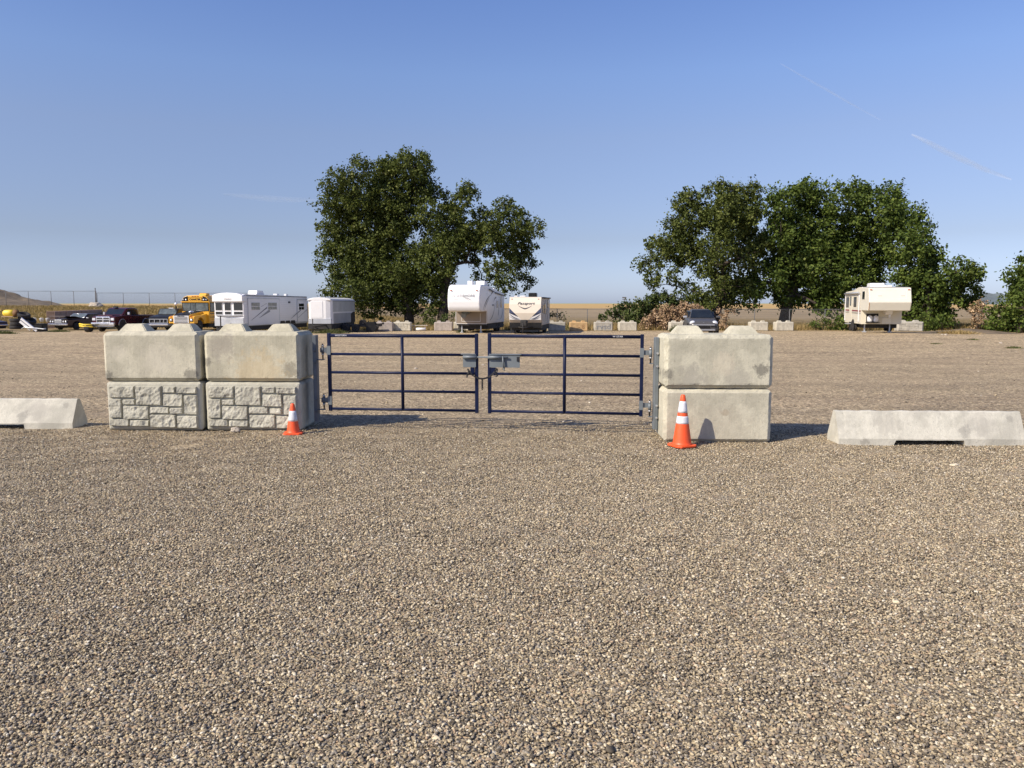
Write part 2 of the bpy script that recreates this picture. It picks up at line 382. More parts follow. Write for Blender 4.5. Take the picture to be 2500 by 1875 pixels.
def text_part(s, size, m, parent, loc, rot, name='lettering', shear=0.0, ext=0.003, weight=0.0, sx=1.0, label=None):
    cu = bpy.data.curves.new('t', 'FONT'); cu.body = s; cu.size = size; cu.shear = shear; cu.extrude = ext
    cu.align_x = 'CENTER'; cu.align_y = 'CENTER'; cu.offset = weight; cu.resolution_u = 3
    to = bpy.data.objects.new('t', cu); col.objects.link(to)
    bpy.context.view_layer.update()
    me = bpy.data.meshes.new_from_object(to.evaluated_get(bpy.context.evaluated_depsgraph_get()))
    bpy.data.objects.remove(to); bpy.data.curves.remove(cu)
    me.name = name; me.materials.clear(); me.materials.append(m)
    o = bpy.data.objects.new(name, me); col.objects.link(o); o.parent = parent
    o.location = loc; o.rotation_euler = rot; o.scale = (sx, 1, 1)
    if label: o['label'] = label
    return o
FRONT = (R(90), 0, 0)

# ================================================================== STRUCTURE: ground, field, hills
def sheet(name, xs, ys, m, dz=0.0, rough=None):
    Xg, Yg = np.meshgrid(xs, ys); Z = zg(Xg, Yg) + dz
    if rough is not None: Z = Z + rough(Xg, Yg)
    V = np.stack([Xg, Yg, Z], -1).reshape(-1, 3); nx, ny = len(xs), len(ys)
    i = np.arange((ny - 1) * nx).reshape(ny - 1, nx)[:, :-1].ravel()
    F = np.stack([i, i + 1, i + nx + 1, i + nx], -1)
    o = np_mesh(name, V, F, m, smooth=True); tag(o, kind='structure'); return o
def undul(X, Y):
    a = 0.010 * np.sin(X * 1.9 + 1.3 * np.sin(Y * 0.9)) * np.sin(Y * 1.4 + 0.7 * np.sin(X * 1.1)) + 0.006 * np.sin(X * 4.3 + Y * 3.1 + np.sin(Y * 5)) \
        + 0.004 * np.sin(X * 9.1 - Y * 7.3)
    return a * sstep(0, 3, Y) * (1 - sstep(60, 70, Y))
xs = np.unique(np.concatenate([np.arange(-80, -14, 2.0), np.arange(-14, 14, 0.16), np.arange(14, 81, 2.0)]))
ys = np.unique(np.concatenate([np.arange(-12, 1, 1.0), np.arange(1, 17, 0.12), np.arange(17, 72.01, 1.0)]))
ground = sheet('ground', xs, ys, M['ground'], 0.0, undul)
xs = np.unique(np.concatenate([np.linspace(-6000, -120, 14), np.arange(-120, 121, 3.0), np.linspace(120, 6000, 14)]))
ys = np.unique(np.concatenate([np.arange(72, 170, 2.0), np.geomspace(170, 9000, 24)]))
field = sheet('field', xs, ys, M['field'])
fl = sheet('side_ground', np.linspace(-6000, -80, 12), np.array([-12, 0, 20, 40, 60, 72.0]), M['field'])
fr = sheet('side_ground', np.linspace(80, 6000, 12), np.array([-12, 0, 20, 40, 60, 72.0]), M['field'])

def mound(name, cx, cy, rx, ry, h, m, seed, n=70, kind='structure', prof=1.3, skew=0.0):
    u = np.linspace(-1, 1, n); U, Vv = np.meshgrid(u, u); r = np.sqrt((U) ** 2 + Vv ** 2)
    X = cx + U * rx; Y = cy + Vv * ry; Z = np.zeros_like(X)
    for a in range(n):
        for b in range(n):
            nn = noise.fractal(Vector((U[a, b] * 3 + seed, Vv[a, b] * 3, 0)), 0.8, 2.0, 5)
            base = max(0, 1 - r[a, b] ** prof)
            Z[a, b] = h * base * (1 + 0.22 * nn) + (0.10 * h * nn * base)
    Z = Z + zg(X, Y) - 0.05 - 0.3 * (r > 0.99)
    V = np.stack([X, Y, Z], -1).reshape(-1, 3)
    i = np.arange((n - 1) * n).reshape(n - 1, n)[:, :-1].ravel()
    F = np.stack([i, i + 1, i + n + 1, i + n], -1)
    o = np_mesh(name, V, F, m, smooth=True); tag(o, kind=kind); return o
p = at(15, 740, 128)
mound('hill', p.x - 8, 132, 18, 14, 4.6, M['mound'], 3.1, prof=1.15)
hm = paint('far_wooded_ridge', (0.12, 0.15, 0.16), 0.95, var=0.15, dirt=0.1, scale=0.02)
p = at(2420, 740, 1500); mound('distant_hill', p.x, 1500, 150, 60, 19, hm, 9.2)
p = at(2470, 820, 52); mound('dirt_bank', p.x + 0.5, 58.0, 4.5, 2.2, 0.35, M['mound'], 5.5)

# ================================================================== PEBBLES (near gravel, real stones)
def pebble_gravel(name, label, y0, y1, dens, f0, base, mult, marg):
    n = 40; ysl = np.linspace(y0, y1, n); V = []
    for y in ysl:
        hw = 0.67 * y + marg
        for t_ in np.linspace(-1, 1, 30):
            X = t_ * hw; V.append((X, y, float(zg(X, y) + undul(X, y))))
    V = np.array(V); i = np.arange((n - 1) * 30).reshape(n - 1, 30)[:, :-1].ravel()
    F = np.stack([i, i + 1, i + 31, i + 30], -1)
    t = NT('pebble'); a = t.n('Attribute', attribute_name='prnd', attribute_type='INSTANCER')
    c = t.ramp(a.outputs['Fac'], STONES, 'CONSTANT')
    v = t.coord(); c = t.mix(t.math('MULTIPLY', t.noise(v, 1.5, 4), 0.35), c, (0.26, 0.21, 0.145))
    m = t.fin(c, 0.8, spec=0.2)
    o = np_mesh(name, V, F, m); tag(o, label, kind='stuff')
    ng = bpy.data.node_groups.new('pebbles', 'GeometryNodeTree')
    ng.interface.new_socket('Geometry', in_out='INPUT', socket_type='NodeSocketGeometry')
    ng.interface.new_socket('Geometry', in_out='OUTPUT', socket_type='NodeSocketGeometry')
    N, L = ng.nodes, ng.links
    gi, go = N.new('NodeGroupInput'), N.new('NodeGroupOutput')
    dis = N.new('GeometryNodeDistributePointsOnFaces'); dis.distribute_method = 'RANDOM'
    pos = N.new('GeometryNodeInputPosition'); sep = N.new('ShaderNodeSeparateXYZ'); L.new(pos.outputs[0], sep.inputs[0])
    mr = N.new('ShaderNodeMapRange'); L.new(sep.outputs[1], mr.inputs[0])
    for k, vv in ((1, f0), (2, y1), (3, dens), (4, 0.0)): mr.inputs[k].default_value = vv
    L.new(gi.outputs[0], dis.inputs['Mesh']); L.new(mr.outputs[0], dis.inputs['Density'])
    ico = N.new('GeometryNodeMeshIcoSphere'); ico.inputs['Radius'].default_value = 1.0; ico.inputs['Subdivisions'].default_value = 2
    nt_ = N.new('ShaderNodeTexNoise'); nt_.inputs['Scale'].default_value = 1.1
    sub = N.new('ShaderNodeVectorMath'); sub.operation = 'SUBTRACT'; L.new(nt_.outputs['Color'], sub.inputs[0]); sub.inputs[1].default_value = (0.5,) * 3
    scl = N.new('ShaderNodeVectorMath'); scl.operation = 'SCALE'; L.new(sub.outputs[0], scl.inputs[0]); scl.inputs['Scale'].default_value = 1.3
    sp = N.new('GeometryNodeSetPosition'); L.new(ico.outputs[0], sp.inputs[0]); L.new(scl.outputs[0], sp.inputs['Offset'])
    sm = N.new('GeometryNodeSetShadeSmooth'); L.new(sp.outputs[0], sm.inputs[0])
    smt = N.new('GeometryNodeSetMaterial'); smt.inputs['Material'].default_value = m; L.new(sm.outputs[0], smt.inputs[0])
    def rnd(dt, lo, hi, seed):
        r = N.new('FunctionNodeRandomValue'); r.data_type = dt
        k = {'FLOAT': (2, 3), 'FLOAT_VECTOR': (0, 1)}[dt]
        r.inputs[k[0]].default_value = lo; r.inputs[k[1]].default_value = hi; r.inputs['Seed'].default_value = seed
        return r.outputs[1 if dt == 'FLOAT' else 0]
    inst = N.new('GeometryNodeInstanceOnPoints'); L.new(dis.outputs['Points'], inst.inputs['Points']); L.new(smt.outputs[0], inst.inputs['Instance'])
    rot = rnd('FLOAT_VECTOR', (-0.5, -0.5, 0), (0.5, 0.5, 6.283), 3)
    L.new(rot, inst.inputs['Rotation'])
    s1 = rnd('FLOAT', 0.0, 1.0, 5); pw = N.new('ShaderNodeMath'); pw.operation = 'POWER'; L.new(s1, pw.inputs[0]); pw.inputs[1].default_value = 2.2
    ms = N.new('ShaderNodeMath'); ms.operation = 'MULTIPLY_ADD'; L.new(pw.outputs[0], ms.inputs[0]); ms.inputs[1].default_value = mult; ms.inputs[2].default_value = base
    sv = rnd('FLOAT_VECTOR', (0.8, 0.75, 0.5), (1.5, 1.15, 0.85), 8)
    vs = N.new('ShaderNodeVectorMath'); vs.operation = 'SCALE'; L.new(sv, vs.inputs[0]); L.new(ms.outputs[0], vs.inputs['Scale'])
    L.new(vs.outputs[0], inst.inputs['Scale'])
    tr = N.new('GeometryNodeTranslateInstances'); tr.inputs['Local Space'].default_value = False
    L.new(inst.outputs[0], tr.inputs[0]); L.new(rnd('FLOAT_VECTOR', (0, 0, -0.001), (0, 0, 0.009), 12), tr.inputs['Translation'])
    st = N.new('GeometryNodeStoreNamedAttribute'); st.data_type = 'FLOAT'; st.domain = 'INSTANCE'; st.inputs['Name'].default_value = 'prnd'
    L.new(tr.outputs[0], st.inputs[0]); L.new(rnd('FLOAT', 0.0, 1.0, 21), st.inputs['Value'])
    L.new(st.outputs[0], go.inputs[0])
    md = o.modifiers.new('pebbles', 'NODES'); md.node_group = ng
pebble_gravel('gravel_stones', 'loose rounded river gravel in mixed tan, grey and rust tones', 2.2, 13.0, 6600.0, 7.5, 0.0042, 0.0062, 1.1)
pebble_gravel('scattered_stones', 'larger stones scattered thinly over the lot', 2.6, 60.0, 4.0, 20.0, 0.008, 0.015, 1.5)

# ================================================================== CONCRETE BLOCKS
BL, BD, BH = 1.524, 0.762, 0.762
def dense_block(seed, step=0.027, ch=0.05, chip=0.012, amp=0.003, lugs=True, stones=None):
    hx, hy, hz = BL / 2, BD / 2, BH / 2
    def lin(a): n = max(2, int(round(2 * a / step))); return np.linspace(-a, a, n + 1)
    V, F, k = [], [], 0
    def grid(us, vs, fn, flip):
        nonlocal k
        U, W = np.meshgrid(us, vs); P = fn(U.ravel(), W.ravel()); V.append(P)
        nu, nv = len(us), len(vs); i = (np.arange((nv - 1) * nu).reshape(nv - 1, nu)[:, :-1]).ravel() + k
        q = np.stack([i, i + 1, i + nu + 1, i + nu], -1); F.append(q[:, ::-1] if flip else q); k += len(P)
    X, Y, Z = lin(hx), lin(hy), lin(hz)
    c = lambda v, x: np.full_like(x, v)
    grid(X, Z, lambda a, b: np.stack([a, c(-hy, a), b], 1), False); grid(X, Z, lambda a, b: np.stack([a, c(hy, a), b], 1), True)
    grid(X, Y, lambda a, b: np.stack([a, b, c(hz, a)], 1), False); grid(X, Y, lambda a, b: np.stack([a, b, c(-hz, a)], 1), True)
    grid(Y, Z, lambda a, b: np.stack([c(hx, a), a, b], 1), False); grid(Y, Z, lambda a, b: np.stack([c(-hx, a), a, b], 1), True)
    V = np.concatenate(V); F = np.concatenate(F)
    out = np.empty_like(V)
    for i, p in enumerate(V):
        q = p.copy(); s_ = Vector((p[0] + seed * 7.1, p[1], p[2]))
        cc = ch + chip * noise.fractal(s_ * 9, 0.7, 2, 4)
        h = (hx, hy, hz)
        for _ in range(2):
            for a, b in ((0, 1), (0, 2), (1, 2)):
                d = cc - ((h[a] - abs(q[a])) + (h[b] - abs(q[b])))
                if d > 0:
                    q[a] -= math.copysign(d / 2, q[a]); q[b] -= math.copysign(d / 2, q[b])
        dn = amp * noise.fractal(s_ * 5, 0.7, 2, 5)
        out[i] = q * (1 + dn)
    out[:, 2] += hz
    b = bmesh.new(); me = bpy.data.meshes.new('t'); me.from_pydata(out.tolist(), [], F.tolist()); b.from_mesh(me); bpy.data.meshes.remove(me)
    bmesh.ops.remove_doubles(b, verts=b.verts, dist=0.0008)
    mb = MB(); mb._merge(b)
    if lugs:
        for sx in (-0.385, 0.385):
            bb = bmesh.new()
            L0, L1, D0, D1, H = 0.23, 0.135, 0.17, 0.09, 0.115
            lo = [bb.verts.new((sx + a * L0, d * D0, BH - 0.012)) for a, d in ((-1, -1), (1, -1), (1, 1), (-1, 1))]
            hi = [bb.verts.new((sx + a * L1, d * D1, BH + H)) for a, d in ((-1, -1), (1, -1), (1, 1), (-1, 1))]
            bb.faces.new(hi)
            for q in range(4): bb.faces.new((lo[q], lo[(q + 1) % 4], hi[(q + 1) % 4], hi[q]))
            bmesh.ops.bevel(bb, geom=bb.edges[:], offset=0.012, segments=2, affect='EDGES', clamp_overlap=True)
            bmesh.ops.subdivide_edges(bb, edges=bb.edges[:], cuts=3, use_grid_fill=True)
            for v in bb.verts: v.co += Vector((1, 1, 1)) * 0.006 * noise.noise(v.co * 12 + Vector((seed, 0, 0)))
            mb._merge(bb)
    if stones:
        for (x0, z0, x1, z1) in stones:
            ox, oz = x0, z0
            nx, nz = max(5, int((x1 - x0) / 0.012)), max(5, int((z1 - z0) / 0.012)); g = []
            hh = 0.032 + 0.022 * abs(noise.noise(Vector((x0 * 31 + seed, z0 * 17, 3))))
            for a in range(nx + 1):
                for c_ in range(nz + 1):
                    u, v_ = a / nx, c_ / nz; x = x0 + (x1 - x0) * u; z = z0 + (z1 - z0) * v_
                    ed = min(u * (x1 - x0), (1 - u) * (x1 - x0), v_ * (z1 - z0), (1 - v_) * (z1 - z0)); e = min(1, ed / 0.010)
                    P = Vector((x * 5.2 + seed, z * 5.2, 1.7))
                    f1 = noise.ridged_multi_fractal(P * 1.6, 0.8, 2.1, 4, 1.0, 1.8)
                    f2 = noise.cell(Vector((x * 13 + z * 6, z * 14 - x * 5, seed))) if False else 0
                    f3 = noise.noise(P * 5.5)
                    fa = noise.noise(P * 1.1) ; tilt = (u - 0.5) * noise.noise(Vector((x0 * 9, z0 * 9, seed))) * 0.03 + (v_ - 0.5) * 0.02 * noise.noise(Vector((x0 * 9, z0 * 9, seed + 4)))
                    dpt = (hh + 0.004 + tilt + 0.022 * abs(fa) + 0.010 * (f1 - 0.7) + 0.005 * f3) * (e ** 0.5)
                    jit = 0.003 * noise.noise(P * 4)
                    g.append(mb.bm.verts.new((x + jit, -BD / 2 + 0.006 - max(dpt, 0.004 * e) - 0.004 * e, z + jit)))
            for a in range(nx):
                for c_ in range(nz):
                    i = a * (nz + 1) + c_
                    f = mb.bm.faces.new((g[i], g[i + nz + 1], g[i + nz + 2], g[i + 1]))
    return mb
def zs(l):   # stone rectangles read off the block face
    o = []
    for (a, b, c, d) in l:
        fx = lambda v: -BL / 2 + (v - 205) / (1065 - 205) * BL
        fz = lambda v: (1000 - v) / (1000 - 565) * BH
        o.append((fx(a), fz(d), fx(c), fz(b)))
    return o
STONE = zs([(240, 600, 470, 705), (478, 600, 710, 770), (722, 605, 835, 662), (845, 605, 1025, 668), (235, 715, 350, 885), (358, 718, 470, 768),
            (722, 672, 900, 782), (908, 680, 1028, 855), (358, 775, 590, 898), (598, 785, 772, 845), (780, 792, 895, 848), (232, 892, 408, 958),
            (415, 900, 592, 960), (600, 852, 832, 970), (840, 862, 1025, 975)])
DK = (0.10, 0.095, 0.085)
cA = m_concrete('concrete_a', (0.515, 0.485, 0.375), [(-0.72, 0.06, 0.13, DK, 0.6), (0.62, 0.10, 0.13, DK, 0.55), (0.12, 0.35, 0.30, (0.56, 0.52, 0.42), 0.5), (-0.5, 0.45, 0.14, (0.56, 0.52, 0.42), 0.4)])
cB = m_concrete('concrete_b', (0.505, 0.475, 0.36), [(0.60, 0.18, 0.15, (0.17, 0.155, 0.12), 0.6), (0.1, 0.08, 0.5, (0.56, 0.44, 0.25), 0.42), (-0.72, 0.3, 0.08, DK, 0.6), (-0.45, 0.55, 0.25, (0.33, 0.30, 0.25), 0.6)], streak=0.8)
cC = m_concrete('concrete_c', (0.515, 0.49, 0.38), [(0.60, 0.26, 0.12, DK, 0.65), (-0.70, 0.2, 0.09, DK, 0.55), (-0.35, 0.16, 0.22, (0.36, 0.34, 0.28), 0.7), (0.25, 0.12, 0.25, (0.36, 0.34, 0.28), 0.6), (0.05, 0.35, 0.2, (0.57, 0.51, 0.39), 0.45)])
cD = m_concrete('concrete_d', (0.53, 0.50, 0.39), [(0.1, 0.42, 0.06, (0.30, 0.22, 0.14), 0.5), (0.0, 0.05, 0.6, (0.42, 0.38, 0.30), 0.4)])
cR = m_concrete('concrete_rock', (0.465, 0.45, 0.37), [], streak=0.1)
def put_block(mb, m, x, y, z, rz, label, group):
    o = mb.build('concrete_block', m); o.location = (x, y, z); o.rotation_euler = (0, 0, rz)
    return tag(o, label, 'concrete block', group)
GW = 'concrete blocks stacked beside the gate'
# left wall: line from A to B
AX, AY, BX, BY = -6.27, 11.83, -3.20, 11.77
dv = Vector((BX - AX, BY - AY)); th = math.atan2(dv.y, dv.x); ux = Vector((math.cos(th), math.sin(th))); uy = Vector((-ux.y, ux.x))
def lw(s, d): p = Vector((AX, AY)) + ux * s + uy * (d + BD / 2); return p.x, p.y
s1, s2 = BL * 0.98 / 2 - 0.015, BL * 0.98 * 1.5 + 0.035
x, y = lw(s1, 0.0); put_block(dense_block(1.3, stones=STONE, lugs=False, ch=0.04, chip=0.005), cR, x, y, 0, th, 'lower left concrete block with a rock-face front pattern, farthest from the gate', GW)
x, y = lw(s2, 0.0); put_block(dense_block(2.7, stones=STONE, lugs=False, ch=0.04, chip=0.005), cR, x, y, 0, th - 0.004, 'rock-face patterned concrete block on the ground behind the small one-band cone', GW)
x, y = lw(s1 - 0.02, -0.01); put_block(dense_block(3.9, chip=0.006, ch=0.056), cA, x, y, BH + 0.008, th + 0.004, 'smooth upper left concrete block with dark stains in both lower corners', GW)
x, y = lw(s2 + 0.01, -0.02); put_block(dense_block(5.2, chip=0.006, ch=0.056), cB, x, y, BH + 0.008, th - 0.01, 'smooth upper concrete block left of the gate hinge, stained yellowish at the bottom', GW)
for o_ in [q for q in col.objects if q.name.startswith('concrete_block')]: o_.scale.x = 0.98
# right stack
rx0, ry0, rth = 2.145, 10.80, R(-2.0)
rc = Vector((rx0, ry0)) + Vector((math.cos(rth), math.sin(rth))) * BL / 2 + Vector((-math.sin(rth), math.cos(rth))) * BD / 2
put_block(dense_block(7.7, lugs=False, chip=0.009), cD, rc.x, rc.y, 0, rth, 'plain concrete block on the ground behind the tall two-band cone', GW)
put_block(dense_block(8.4, chip=0.011, ch=0.058), cC, rc.x - 0.005, rc.y - 0.01, BH + 0.008, rth + 0.006, 'upper concrete block right of the gate with two lugs and a hairline crack', GW)

# ================================================================== PARKING CURBS
def curb(loc, rz, label, cut0, cut1, seed, m):
    L, H, D = 2.56, 0.47, 0.42
    prof = [(-D / 2, 0), (-D / 2, 0.105), (-0.045, H - 0.015), (-0.03, H), (0.03, H), (0.045, H - 0.015), (D / 2, 0.105), (D / 2, 0)]
    mb = MB(); xs_ = sorted(set([0, cut0, cut1, L] + [k * 0.05 for k in range(1, 51)]))
    bm = mb.bm; rows = []
    for x in xs_:
        row = []
        for j, (y_, z_) in enumerate(prof):
            n_ = (0.008 if j in (2, 3, 4, 5) else 0.004) * noise.fractal(Vector((x * 7 + seed, y_ * 5, z_ * 5)), 0.8, 2, 4)
            zz = z_
            if cut0 <= x <= cut1 and j in (0, 7): zz = 0.085
            row.append(bm.verts.new((x, y_ * (1 + n_), zz + n_)))
        rows.append(row)
    for a, b in zip(rows, rows[1:]):
        for j in range(7): bm.faces.new((a[j], b[j], b[j + 1], a[j + 1]))
        bm.faces.new((a[7], b[7], b[0], a[0]))
    bm.faces.new(rows[0][::-1]); bm.faces.new(rows[-1])
    bmesh.ops.recalc_face_normals(bm, faces=bm.faces)
    o = mb.build('parking_curb', m); o.location = loc; o.rotation_euler = (0, 0, rz); o.location.z = -0.012
    return tag(o, label, 'parking curb', 'concrete parking curbs beside the gate')
ccurb = m_concrete('curb_concrete', (0.54, 0.52, 0.44), [(0.7, 0.3, 0.2, (0.42, 0.40, 0.34), 0.6), (2.0, 0.3, 0.22, (0.40, 0.38, 0.33), 0.5), (1.75, 0.2, 0.10, (0.22, 0.21, 0.19), 0.4), (0.35, 0.05, 0.08, (0.2, 0.18, 0.15), 0.5), (2.4, 0.38, 0.07, (0.25, 0.24, 0.21), 0.5)], streak=0.5)
curb((4.56, 10.79, 0), R(-1.6), 'long pale concrete parking curb to the right of the gate, hollow at its foot', 0.79, 1.72, 2.0, ccurb)
curb((-9.47, 12.2, 0), R(-0.6), 'pale concrete parking curb cut off by the left edge of the photo', 0.86, 1.79, 5.0, ccurb)

# ================================================================== GATE
def gate_leaf(name, p0, p1, z0, z1, label, latch_right):
    """p0, p1: plan positions of left and right post"""
    d = Vector((p1[0] - p0[0], p1[1] - p0[1])); L = d.length; rz = math.atan2(d.y, d.x)
    g = thing(name, (p0[0], p0[1], 0), rz, label, 'gate', 'two leaves of the navy tube gate')
    rp, rb = 0.026, 0.021
    for x in (0, L): MB().box(x - rp, x + rp, -rp, rp, z0, z1, bev=0.008, seg=2).build('post', M['navy'], g)
    MB().cyl((L / 2, 0, z0 + 0.03), (L / 2, 0, z1 - 0.03), 0.025, n=16).build('upright', M['navy'], g)
    for k in range(5):
        z = z0 + 0.035 + (z1 - z0 - 0.075) * k / 4
        MB().cyl((rp, 0, z), (L - rp, 0, z), rb if k < 4 else 0.026, n=16).build('bar', M['navy'], g)
    return g, L, z0, z1
gl, LL, _, _ = gate_leaf('gate_leaf', (-2.87, 12.07), (-0.545, 11.83), 0.275, 1.505, 'left leaf of the navy blue five-bar tube gate with a small chain bracket', True)
gr, LR, _, _ = gate_leaf('gate_leaf', (-0.345, 11.80), (1.94, 11.47), 0.275, 1.510, 'right leaf of the navy blue five-bar tube gate with the long grey latch plate', False)
text_part('WESTERN', 0.038, M['reflective'], gl, (0.20, -0.0275, 1.468), FRONT, 'maker_mark', sx=1.1)
text_part('W STAR', 0.038, M['reflective'], gr, (LR - 0.36, -0.0275, 1.473), FRONT, 'maker_mark', sx=1.1)
# latch hardware on each leaf
zb = 0.275 + 0.035 + (1.23 - 0.075) * 0.75
mb = MB().box(LL - 0.205, LL - 0.005, -0.045, -0.039, zb - 0.185, zb + 0.02); mb.build('latch_plate', M['galv'], gl)
MB().cyl((LL - 0.20, -0.075, zb - 0.028), (LL + 0.015, -0.075, zb - 0.028), 0.025, n=14).build('latch_sleeve', M['galv'], gl)
MB().box(LL - 0.235, LL - 0.02, -0.06, -0.01, zb + 0.005, zb + 0.022, bev=0.004).build('latch_bracket', M['galv'], gl)
MB().box(LL - 0.095, LL - 0.03, -0.035, 0.0, zb - 0.31, zb - 0.19, bev=0.006).build('chain_bracket', M['navy'], gl)
mb = MB().box(0.005, 0.475, -0.045, -0.039, zb - 0.185, zb + 0.02); mb.build('latch_plate', M['galv'], gr)
MB().box(0.0, 0.50, -0.06, -0.01, zb + 0.005, zb + 0.022, bev=0.004).build('latch_bracket', M['galv'], gr)
mb = MB().cyl((-0.015, -0.075, zb - 0.028), (0.20, -0.075, zb - 0.028), 0.025, n=14); mb.build('latch_sleeve', M['galv'], gr)
mb = MB().cyl((-0.24, -0.075, zb - 0.028), (0.30, -0.075, zb - 0.028), 0.013, n=12)
mb.cyl((0.215, -0.08, zb - 0.01), (0.235, -0.08, zb - 0.20), 0.014, n=10).cyl((0.228, -0.08, zb - 0.19), (0.245, -0.1, zb - 0.225), 0.010, n=8)
mb.build('sliding_bolt', M['galv'], gr)
MB().box(0.43, 0.475, -0.06, -0.045, zb - 0.09, zb - 0.02, bev=0.003).build('bolt_stop', M['steel_dark'], gr)
MB().box(0.03, 0.10, -0.035, 0.0, zb - 0.31, zb - 0.19, bev=0.006).build('chain_bracket', M['navy'], gr)
# chain with padlock-like tail
def chain():
    a = Vector((-0.675, 11.795, zb - 0.21)); b = Vector((-0.235, 11.735, zb - 0.20)); pts = []
    for k in range(21):
        t_ = k / 20; p = a.lerp(b, t_); p.z -= 0.15 * (1 - (2 * t_ - 1) ** 2) ** 0.8; p.y -= 0.055; pts.append(p)
    tail = [Vector((-0.455, 11.72, zb - 0.36 - 0.026 * k)) for k in range(7)]
    la = [pts[0] + Vector((0.015 * math.sin(k), -0.004 * k, -0.024 * k)) for k in range(6)]; lb_ = [pts[-1] + Vector((0.015 * math.sin(k * 2), -0.004 * k, -0.024 * k)) for k in range(6)]; tail[0] = pts[10]
    mb = MB()
    for seq in (pts, tail, la, lb_):
        for i, (p, q) in enumerate(zip(seq, seq[1:])):
            c = (p + q) / 2; d = (q - p).normalized(); s_ = d.orthogonal().normalized() if i % 2 else d.cross(d.orthogonal()).normalized()
            ring = [c + d * 0.021 * math.cos(t_) + s_ * 0.0125 * math.sin(t_) for t_ in [2 * math.pi * k / 10 for k in range(11)]]
            mb.tube(ring, 0.0062, 5)
    o = mb.build('chain', M['steel_dark']); tag(o, 'dark steel chain slung between the two gate leaves', 'chain')
chain()
# hinge posts (channel bolted through the blocks) with hinge arms
def hinge_post(px, py, rz, side, m, label):
    h = thing('hinge_post', (px, py, 0), rz, label, 'hinge post', 'steel hinge posts bolted to the blocks')
    MB().box(-0.012, 0.045, -0.075, 0.075, 0.11, 1.47, bev=0.004).build('channel', m, h)
    MB().box(-0.05 if side > 0 else 0.0, 0.0 if side > 0 else 0.05, 0.08, 0.10, 0.2, 1.40).build('back_flange', m, h)
    for z in (0.29, 0.47, 1.05, 1.24):
        MB().cyl((0.02, -0.075, z), (0.02, -0.105, z), 0.019, n=6).cyl((0.02, -0.105, z), (0.02, -0.125, z), 0.009, n=8).build('bolt', M['zinc'] if side < 0 else m, h)
    for z in (0.445, 1.235):
        x = 0.13 if side > 0 else -0.065
        MB().box(min(0.03 * side, x + side * 0.02), max(0.03 * side, x + side * 0.02), -0.03, 0.03, z - 0.155, z - 0.143).build('hinge_tab', m, h)
        b_ = MB().cyl((x, 0, z - 0.15), (x, 0, z + 0.10), 0.011, n=10); pin = b_.build('hinge_pin', M['steel_dark'], h)
        MB().cyl((x, 0, z + 0.055), (x, 0, z + 0.08), 0.021, n=6).build('nut', M['zinc'], pin); MB().cyl((x, 0, z - 0.075), (x, 0, z - 0.055), 0.021, n=6).build('nut', M['zinc'], pin)
        MB().cyl((x, 0, z - 0.05), (x, 0, z + 0.05), 0.024, n=12).build('hinge_sleeve', m, h)
    return h
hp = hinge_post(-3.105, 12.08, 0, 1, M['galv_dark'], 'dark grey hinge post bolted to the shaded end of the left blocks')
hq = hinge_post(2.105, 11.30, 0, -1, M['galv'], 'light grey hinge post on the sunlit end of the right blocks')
for z in (0.445, 1.235):
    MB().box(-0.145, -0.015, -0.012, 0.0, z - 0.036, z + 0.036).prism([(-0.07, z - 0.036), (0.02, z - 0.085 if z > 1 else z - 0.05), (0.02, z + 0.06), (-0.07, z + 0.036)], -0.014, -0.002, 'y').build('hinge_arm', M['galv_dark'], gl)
    MB().box(-0.03, 0.03, -0.034, -0.026, z - 0.07, z + 0.07).build('hinge_pad', M['galv'], gl)
    MB().box(LR + 0.015, LR + 0.105, -0.012, 0.0, z - 0.036, z + 0.036).build('hinge_arm', M['galv'], gr)
    MB().box(LR - 0.03, LR + 0.03, -0.034, -0.026, z - 0.07, z + 0.07).build('hinge_pad', M['galv'], gr)

# ================================================================== CONES, ROCKS
def cone(loc, rz, h, rb, rt, plate, bands, label):
    t = thing('traffic_cone', loc, rz, label, 'traffic cone', 'traffic cones by the blocks')
    zb_ = 0.03
    def rad(f): return rt + (rb - rt) * f
    H = h - zb_
    prof = [(rad(1) + 0.02, zb_ - 0.005), (rad(1), zb_ + 0.012)] + [(rad(f), zb_ + H * (1 - f)) for f in np.linspace(0.95, 0.03, 14)] + [(rt * 0.9, h - 0.006), (rt * 0.6, h), (0.008, h)]
    MB().lathe(prof, n=36).build('cone_body', M['orange'], t)
    b = MB(); pts = []
    c_ = plate / 2
    b.prism([(-c_, -c_ * 0.72), (-c_ * 0.72, -c_), (c_ * 0.72, -c_), (c_, -c_ * 0.72), (c_, c_ * 0.72), (c_ * 0.72, c_), (-c_ * 0.72, c_), (-c_, c_ * 0.72)], 0.0, zb_, 'z', bev=0.008)
    b.build('base_plate', M['orange'], t)
    for f0, f1 in bands:
        MB().lathe([(rad(f) + (0.0025 if 0 < i < 5 else 0.0), zb_ + H * (1 - f)) for i, f in enumerate(np.linspace(f1, f0, 6))], n=36).build('reflective_band', M['reflective'], t)
    return t
cone((2.35, 10.49, 0.005), R(24), 0.715, 0.130, 0.03, 0.32, [(0.128, 0.36), (0.427, 0.58)], 'tall orange cone with two white bands in front of the right stack')
cone((-3.30, 11.47, 0.005), R(8), 0.465, 0.098, 0.027, 0.28, [(0.25, 0.61)], 'small orange cone with one white band at the left wall corner')
